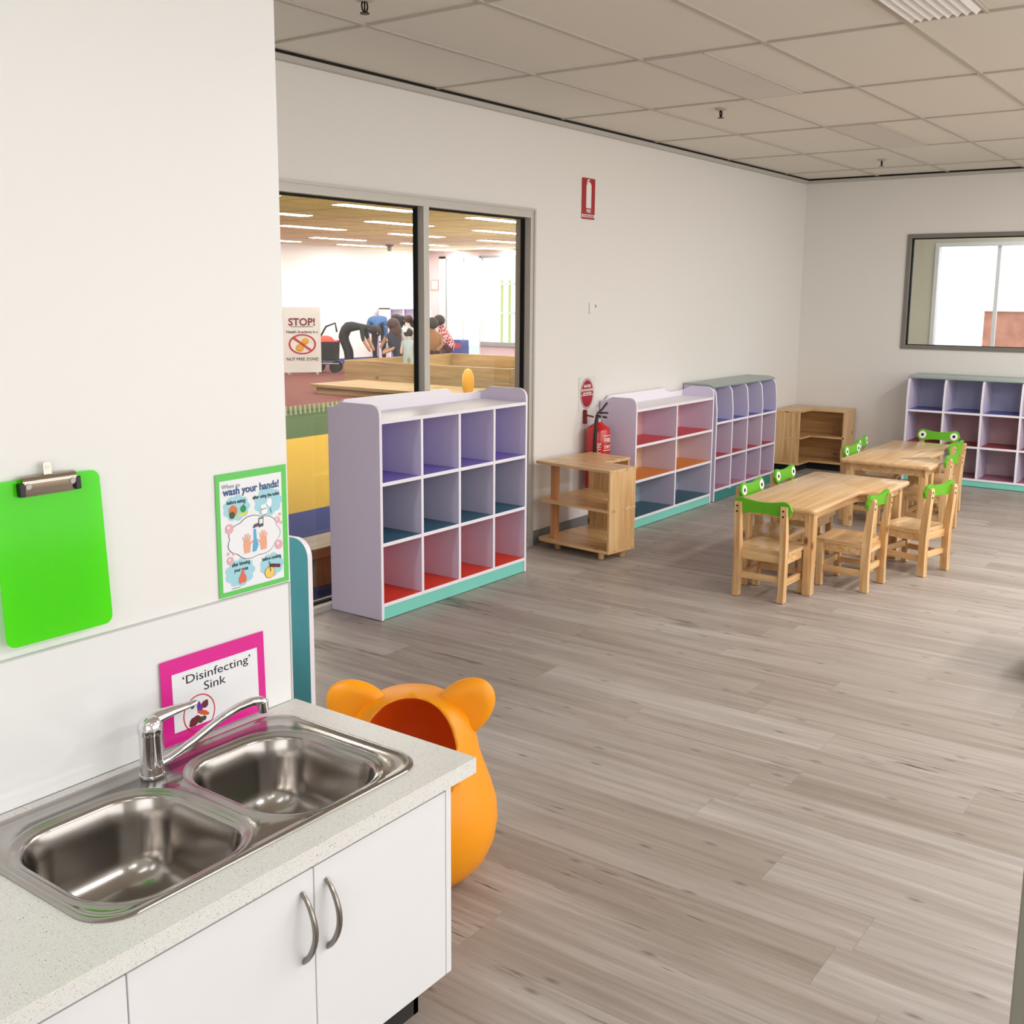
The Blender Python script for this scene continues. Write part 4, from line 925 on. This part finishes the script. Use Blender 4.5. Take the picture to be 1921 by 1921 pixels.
for i, (a, b_) in enumerate(((BX1 - .0925, -2.0745), (-2.0775, -2.4715), (-2.4745, -2.87))):
    m = MB(); m.box(a, FY + .012, .1, b_, FY + .03, CT - .012, .0012); d = m.obj('door', WHITE, cab)
    hx = {0: -2.045, 1: -2.1065, 2: -2.5}[i]
    zs = [(.355 + .14 * k / 12) for k in range(13)]
    pts = [(hx, FY + .012 - .034 * math.sin(PI * k / 12) ** .75, z) for k, z in enumerate(zs)]
    if i == 2: continue
    m = MB(); m.tube(pts, [.0062 + .0022 * math.sin(PI * k / 12) for k in range(13)], 12, .7); m.obj('handle', NICKEL, d, smooth=True)

# ---- clipboard ----------------------------------------------------------------
cb = thing('clipboard', 'bright green translucent clipboard hanging on the white partition', 'clipboard', (-2.224, YP - .004, 1.228))
cb.rotation_euler = (math.radians(-3.6), 0, 0)
m = MB(); m.prism(rrect(-.113, -.318, .113, .0, .018), 1, -.0065, -.004); m.obj('board', acrylic_mat(), cb)
CLIPM = mat('clip_metal', (176, 164, 150), .2, 1)
m = MB(); m.loft([[(x, y, z) for x in (-.056, .056)] + [(x, y2, z2) for x, y2, z2 in ((.056, y - .001, z), (-.056, y - .001, z))] for y, z in ((-.007, .006), (-.017, .002), (-.019, -.01), (-.012, -.026), (-.0085, -.034))]); m.obj('clip_plate', CLIPM, cb, smooth=True, angle=60)
for s in (-1, 1):
    m = MB(); m.cyl((s * .046, -.012, -.012), (s * .046, -.021, -.014), .006, n=12); m.obj('rivet', CHROME, cb)
    m = MB(); m.box(s * .052, -.02, -.032, s * .064, -.0065, -.006, .002); m.obj('rubber_corner', mat('clip_black', (16, 16, 18), .4), cb)
m = MB(); m.prism(rrect(-.0085, .0, .0085, .028, .004), 1, -.012, -.010); m.obj('hang_tab', CLIPM, cb)
m = MB(); m.cyl((0, -.0125, .018), (0, -.006, .018), .0045, n=12); m.obj('hook_pin', WHITE, cb)

# ---- posters -------------------------------------------------------------------
PW = mat('poster_paper', (240, 242, 246), .35)
def disc(m, c, r, y, n=20, sx=1):
    m.poly([(c[0] + sx * r * math.cos(2 * PI * k / n), y, c[1] + r * math.sin(2 * PI * k / n)) for k in range(n)])
def line(m, a, b, w, y):
    d = Vector((b[0] - a[0], b[1] - a[1])); nn = Vector((-d.y, d.x)).normalized() * w / 2
    m.poly([(a[0] + nn.x, y, a[1] + nn.y), (b[0] + nn.x, y, b[1] + nn.y), (b[0] - nn.x, y, b[1] - nn.y), (a[0] - nn.x, y, a[1] - nn.y)])
gp = thing('hand_washing_poster', 'green bordered hand washing poster on the white partition', 'poster', (-1.817, YP - .002, .887))
m = MB(); m.box(0, -.0012, 0, .211, 0, .2885); m.obj('border', mat('poster_green', (98, 206, 92), .35), gp)
m = MB(); m.box(.0105, -.0018, .0115, .195, -.0012, .272); m.obj('sheet', PW, gp)
NV = mat('poster_blue_ink', (52, 84, 140), .5); SKY = mat('poster_sky_blue', (164, 216, 230), .5)
Y0 = -.0022
# title, set with the wider bold letters of the poster
text('lettering', 'When to', .0145, (.016, Y0, .2535), RX, mat('poster_grey_ink', (130, 140, 150), .5), gp, 'LEFT')
text('lettering', 'wash your hands!', .0245, (.1035, Y1 if 0 else Y0 - .0003, .2375), RX, NV, gp, bold=.0007, depth=.0001, sx=.97)
def blob(name, c, a, b, k, m_, y, amp=.13, ph=0.):
    n = 72; b_ = MB(); b_.poly([(c[0] + a * math.cos(t) * (1 - amp + amp * abs(math.cos(k * t / 2 + ph))), y, c[1] + b * math.sin(t) * (1 - amp + amp * abs(math.cos(k * t / 2 + ph)))) for t in [2 * PI * i / n for i in range(n)]])
    return b_.obj(name, m_, gp)
Y1, Y2, Y3, Y4 = Y0 - .0003, Y0 - .0006, Y0 - .0009, Y0 - .0012
for c, a_, b_, k in (((.057, .205), .04, .031, 9), ((.152, .206), .044, .035, 9), ((.061, .051), .045, .034, 9), ((.158, .05), .038, .03, 9)): blob('cloud', c, a_, b_, k, SKY, Y0)
for s_, x, z, sz, sx_ in (('before eating', .056, .216, .0125, .82), ('after using the toilet', .146, .218, .0115, .86), ('after blowing', .064, .068, .0125, .8), ('your nose', .064, .054, .0125, .8), ('before cooking', .157, .064, .0122, .78)):
    text('lettering', s_, sz, (x, Y1, z), RX, INK, gp, bold=.0003, depth=.0001, sx=sx_)
blob('bubble_outline', (.106, .129), .0812, .0522, 7, mat('outline_grey', (96, 88, 104), .5), Y1, .1, .3)
blob('bubble', (.106, .129), .0796, .0506, 7, PW, Y2, .1, .3)
HS = mat('hand_pink', (236, 172, 146), .5)
for s in (-1, 1):
    cx_ = .108 + s * .025; b_ = MB(); pts = []
    base_a = 90 - s * 12
    tips = [(-.019, .006, .004), (-.011, .021, .0026), (-.004, .026, .0026), (.0035, .025, .0026), (.011, .019, .0025)]
    b_.poly([(cx_ + px, Y3, .114 + pz) for px, pz in ((-.009, -.021), (.009, -.021), (.011, -.004), (.0095, .006), (-.0085, .008), (-.011, -.002))])
    for j, (tx, tz, w_) in enumerate(tips):
        tx_ = tx if s > 0 else -tx
        line(b_, (cx_ + tx_ * .4, .112), (cx_ + tx_, .114 + tz), .0042 if j else .0052, Y3 - .0001 - j * .00004)
    b_.obj('hand_picture', HS, gp)
m = MB(); m.poly([(.098, Y4, .093), (.11, Y4, .093), (.118, Y4, .108), (.113, Y4, .12), (.111, Y4, .147), (.104, Y4, .147), (.103, Y4, .12)]); m.obj('water_picture', mat('water_blue', (96, 176, 220), .5), gp)
m = MB(); m.poly([(.101, Y4, .15), (.11, Y4, .15), (.118, Y4, .152), (.121, Y4, .148), (.134, Y4, .15), (.135, Y4, .172), (.12, Y4, .171), (.119, Y4, .16), (.106, Y4, .158)]); m.obj('tap_picture', mat('tap_grey', (84, 84, 88), .5), gp)
m = MB(); m.poly([(.1215, Y4 - .0003, .1565), (.132, Y4 - .0003, .157), (.1325, Y4 - .0003, .1685), (.122, Y4 - .0003, .168)]); m.obj('tap_highlight', PW, gp)
for x, z, r in ((.034, .159, .0115), (.033, .084, .0095), (.178, .157, .0082), (.181, .096, .0115), (.187, .17, .0036), (.19, .149, .0036), (.028, .101, .0036), (.043, .098, .003)):
    m = MB(); disc(m, (x, z), r, Y3); o = m.obj('soap_bubble', mat('bubble_pink', (232, 176, 184), .5), gp)
    if r > .005:
        m = MB(); disc(m, (x - r * .3, z + r * .3), r * .32, Y4); m.obj('bubble_highlight', mat('bubble_white', (246, 236, 236), .5), gp)
m = MB(); disc(m, (.046, .199), .0135, Y1, sx=.95); m.obj('plate_picture', mat('food_orange', (216, 124, 70), .5), gp)
m = MB(); disc(m, (.043, .19), .0085, Y2); m.obj('salad_picture', mat('food_dark_green', (66, 84, 44), .5), gp)
m = MB(); disc(m, (.076, .2), .0085, Y2); m.obj('apple_picture', mat('apple_green', (20, 150, 70), .5), gp)
m = MB(); line(m, (.076, .207), (.08, .214), .0016, Y2); m.obj('stalk_picture', mat('leaf_green', (20, 100, 50), .5), gp)
m = MB(); line(m, (.06, .186), (.088, .19), .0055, Y2); m.obj('banana_picture', mat('banana_yellow', (240, 220, 60), .5), gp)
m = MB(); m.poly([(.128, Y2, .2), (.146, Y2, .203), (.149, Y2, .214), (.162, Y2, .212), (.162, Y2, .196), (.15, Y2, .192), (.146, Y2, .176), (.132, Y2, .175), (.13, Y2, .19)]); m.obj('toilet_picture', mat('toilet_white', (246, 248, 250), .5), gp)
for a_, b_ in (((.146, .2), (.15, .192)), ((.157, .19), (.16, .178)), ((.129, .19), (.146, .191)), ((.133, .176), (.146, .177))):
    m = MB(); line(m, a_, b_, .0014, Y3); m.obj('toilet_outline', INK, gp)
m = MB(); m.poly([(.068, Y2, .06), (.072, Y2, .05), (.079, Y2, .036), (.078, Y2, .028), (.072, Y2, .024), (.066, Y2, .026), (.06, Y2, .023), (.055, Y2, .028), (.056, Y2, .037), (.062, Y2, .047)]); m.obj('nose_picture', mat('nose_red', (226, 110, 84), .5), gp)
m = MB(); disc(m, (.15, .033), .0135, Y2, sx=1.1); m.obj('bowl_picture', mat('bowl_yellow', (246, 206, 104), .5), gp)
m = MB(); disc(m, (.15, .033), .0146, Y1, sx=1.1); m.obj('bowl_outline', mat('bowl_brown', (130, 70, 40), .5), gp)
m = MB(); line(m, (.152, .05), (.183, .043), .0085, Y3); m.obj('rolling_pin_picture', mat('pin_maroon', (96, 30, 30), .5), gp)
m = MB(); line(m, (.149, .06), (.152, .035), .002, Y4); m.obj('spoon_picture', INK, gp)
m = MB(); m.box(.035, Y1, .0155, .06, Y0, .0168); m.obj('small_print', mat('print_grey', (90, 90, 96), .5), gp)

pk = thing('disinfecting_sign', 'magenta bordered Disinfecting Sink card leaning behind the tap', 'sign', (-1.992, YP - .0135, ZB + .0065))
pk.rotation_euler = (math.radians(-1.0), 0, 0)
m = MB(); m.box(0, -.0012, 0, .292, 0, .196, ); m.obj('border', mat('magenta_card', (226, 30, 150), .25), pk)
m = MB(); m.box(.028, -.002, .026, .27, -.0012, .161); m.obj('sheet', PW, pk)
text('lettering', "\u2018Disinfecting\u2019", .028, (.152, -.0024, .131), RX, INK, pk, depth=.0001, sx=1.36)
text('lettering', 'Sink', .029, (.142, -.0024, .1025), RX, INK, pk, depth=.0001, sx=1.3)
m = MB(); n = 48; cx_, cz_ = .096, .053
for i in range(n):
    a, b_ = 2 * PI * i / n, 2 * PI * (i + 1) / n
    m.poly([(cx_ + .044 * math.cos(a), -.0024, cz_ + .044 * math.sin(a)), (cx_ + .044 * math.cos(b_), -.0024, cz_ + .044 * math.sin(b_)), (cx_ + .0412 * math.cos(b_), -.0024, cz_ + .0412 * math.sin(b_)), (cx_ + .0412 * math.cos(a), -.0024, cz_ + .0412 * math.sin(a))])
m.obj('ring', mat('ring_red', (206, 34, 50), .4), pk)
for nm, c, bl in (('purple_picture', (110, 50, 170), [(.098, .083, .006), (.1, .076, .007), (.097, .09, .004)]), ('maroon_picture', (110, 24, 40), [(.114, .082, .009), (.118, .087, .005), (.082, .05, .011), (.09, .054, .009), (.075, .045, .006)]),
                   ('orange_picture', (226, 84, 40), [(.105, .066, .006), (.113, .062, .006), (.097, .069, .004), (.12, .058, .004)]), ('green_picture', (62, 70, 54), [(.1, .049, .008), (.11, .05, .006), (.08, .086, .005)])):
    m = MB()
    for j, (x, z, r) in enumerate(bl): disc(m, (x - .002, z - .013), r, -.0025 - j * .00004, 9, 1.1)
    m.obj(nm, mat(nm, c, .4), pk)

# ================================================================== BEAR CHAIR
bear = thing('bear_chair', 'orange plastic bear shaped child seat behind the wash bench', 'chair', (-1.262, -1.99, .002), D(37))
m = MB(); m.lathe([(0, 0), (.13, 0), (.17, .012), (.205, .05), (.227, .1), (.235, .15), (.232, .2), (.218, .25), (.2, .3), (.186, .34), (.178, .38), (.17, .41), (.158, .447), (.134, .479), (.097, .501), (.05, .512), (0, .515)], n=56)
for f in m.b.faces: f.smooth = True
body = m.obj('seat_shell', [ORANGE, DORANGE], bear, smooth=True, angle=80)
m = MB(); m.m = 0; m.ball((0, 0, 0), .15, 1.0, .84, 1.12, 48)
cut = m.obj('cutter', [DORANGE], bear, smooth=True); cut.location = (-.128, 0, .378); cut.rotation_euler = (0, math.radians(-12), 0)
bpy.context.view_layer.update()
def carve(ob):
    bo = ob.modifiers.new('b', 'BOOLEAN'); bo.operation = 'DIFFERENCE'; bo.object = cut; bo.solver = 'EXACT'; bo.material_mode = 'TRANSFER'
    bpy.context.view_layer.update()
    nm = bpy.data.meshes.new_from_object(ob.evaluated_get(bpy.context.evaluated_depsgraph_get())); ob.modifiers.clear(); ob.data = nm; nm.name = ob.name
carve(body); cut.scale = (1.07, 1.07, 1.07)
for s in (-1, 1):
    # broad rounded ear, dished towards the front
    m = MB(); m.ball((0, 0, 0), .087, .44, .84, 1.18, 32)
    for v in m.b.verts:
        if v.co.x < 0:
            r_ = math.hypot(v.co.y / .84, v.co.z / 1.18) / .087
            if r_ < .72: v.co.x += .016 * (1 - (r_ / .72) ** 2)
    o = m.obj('ear', ORANGE, bear, smooth=True, angle=80); o.location = (.0, s * .138, .465); o.rotation_euler = (math.radians((-46 if s < 0 else -58) * -s * -1), 0, 0)
    bpy.context.view_layer.update(); carve(o)
bpy.data.objects.remove(cut)
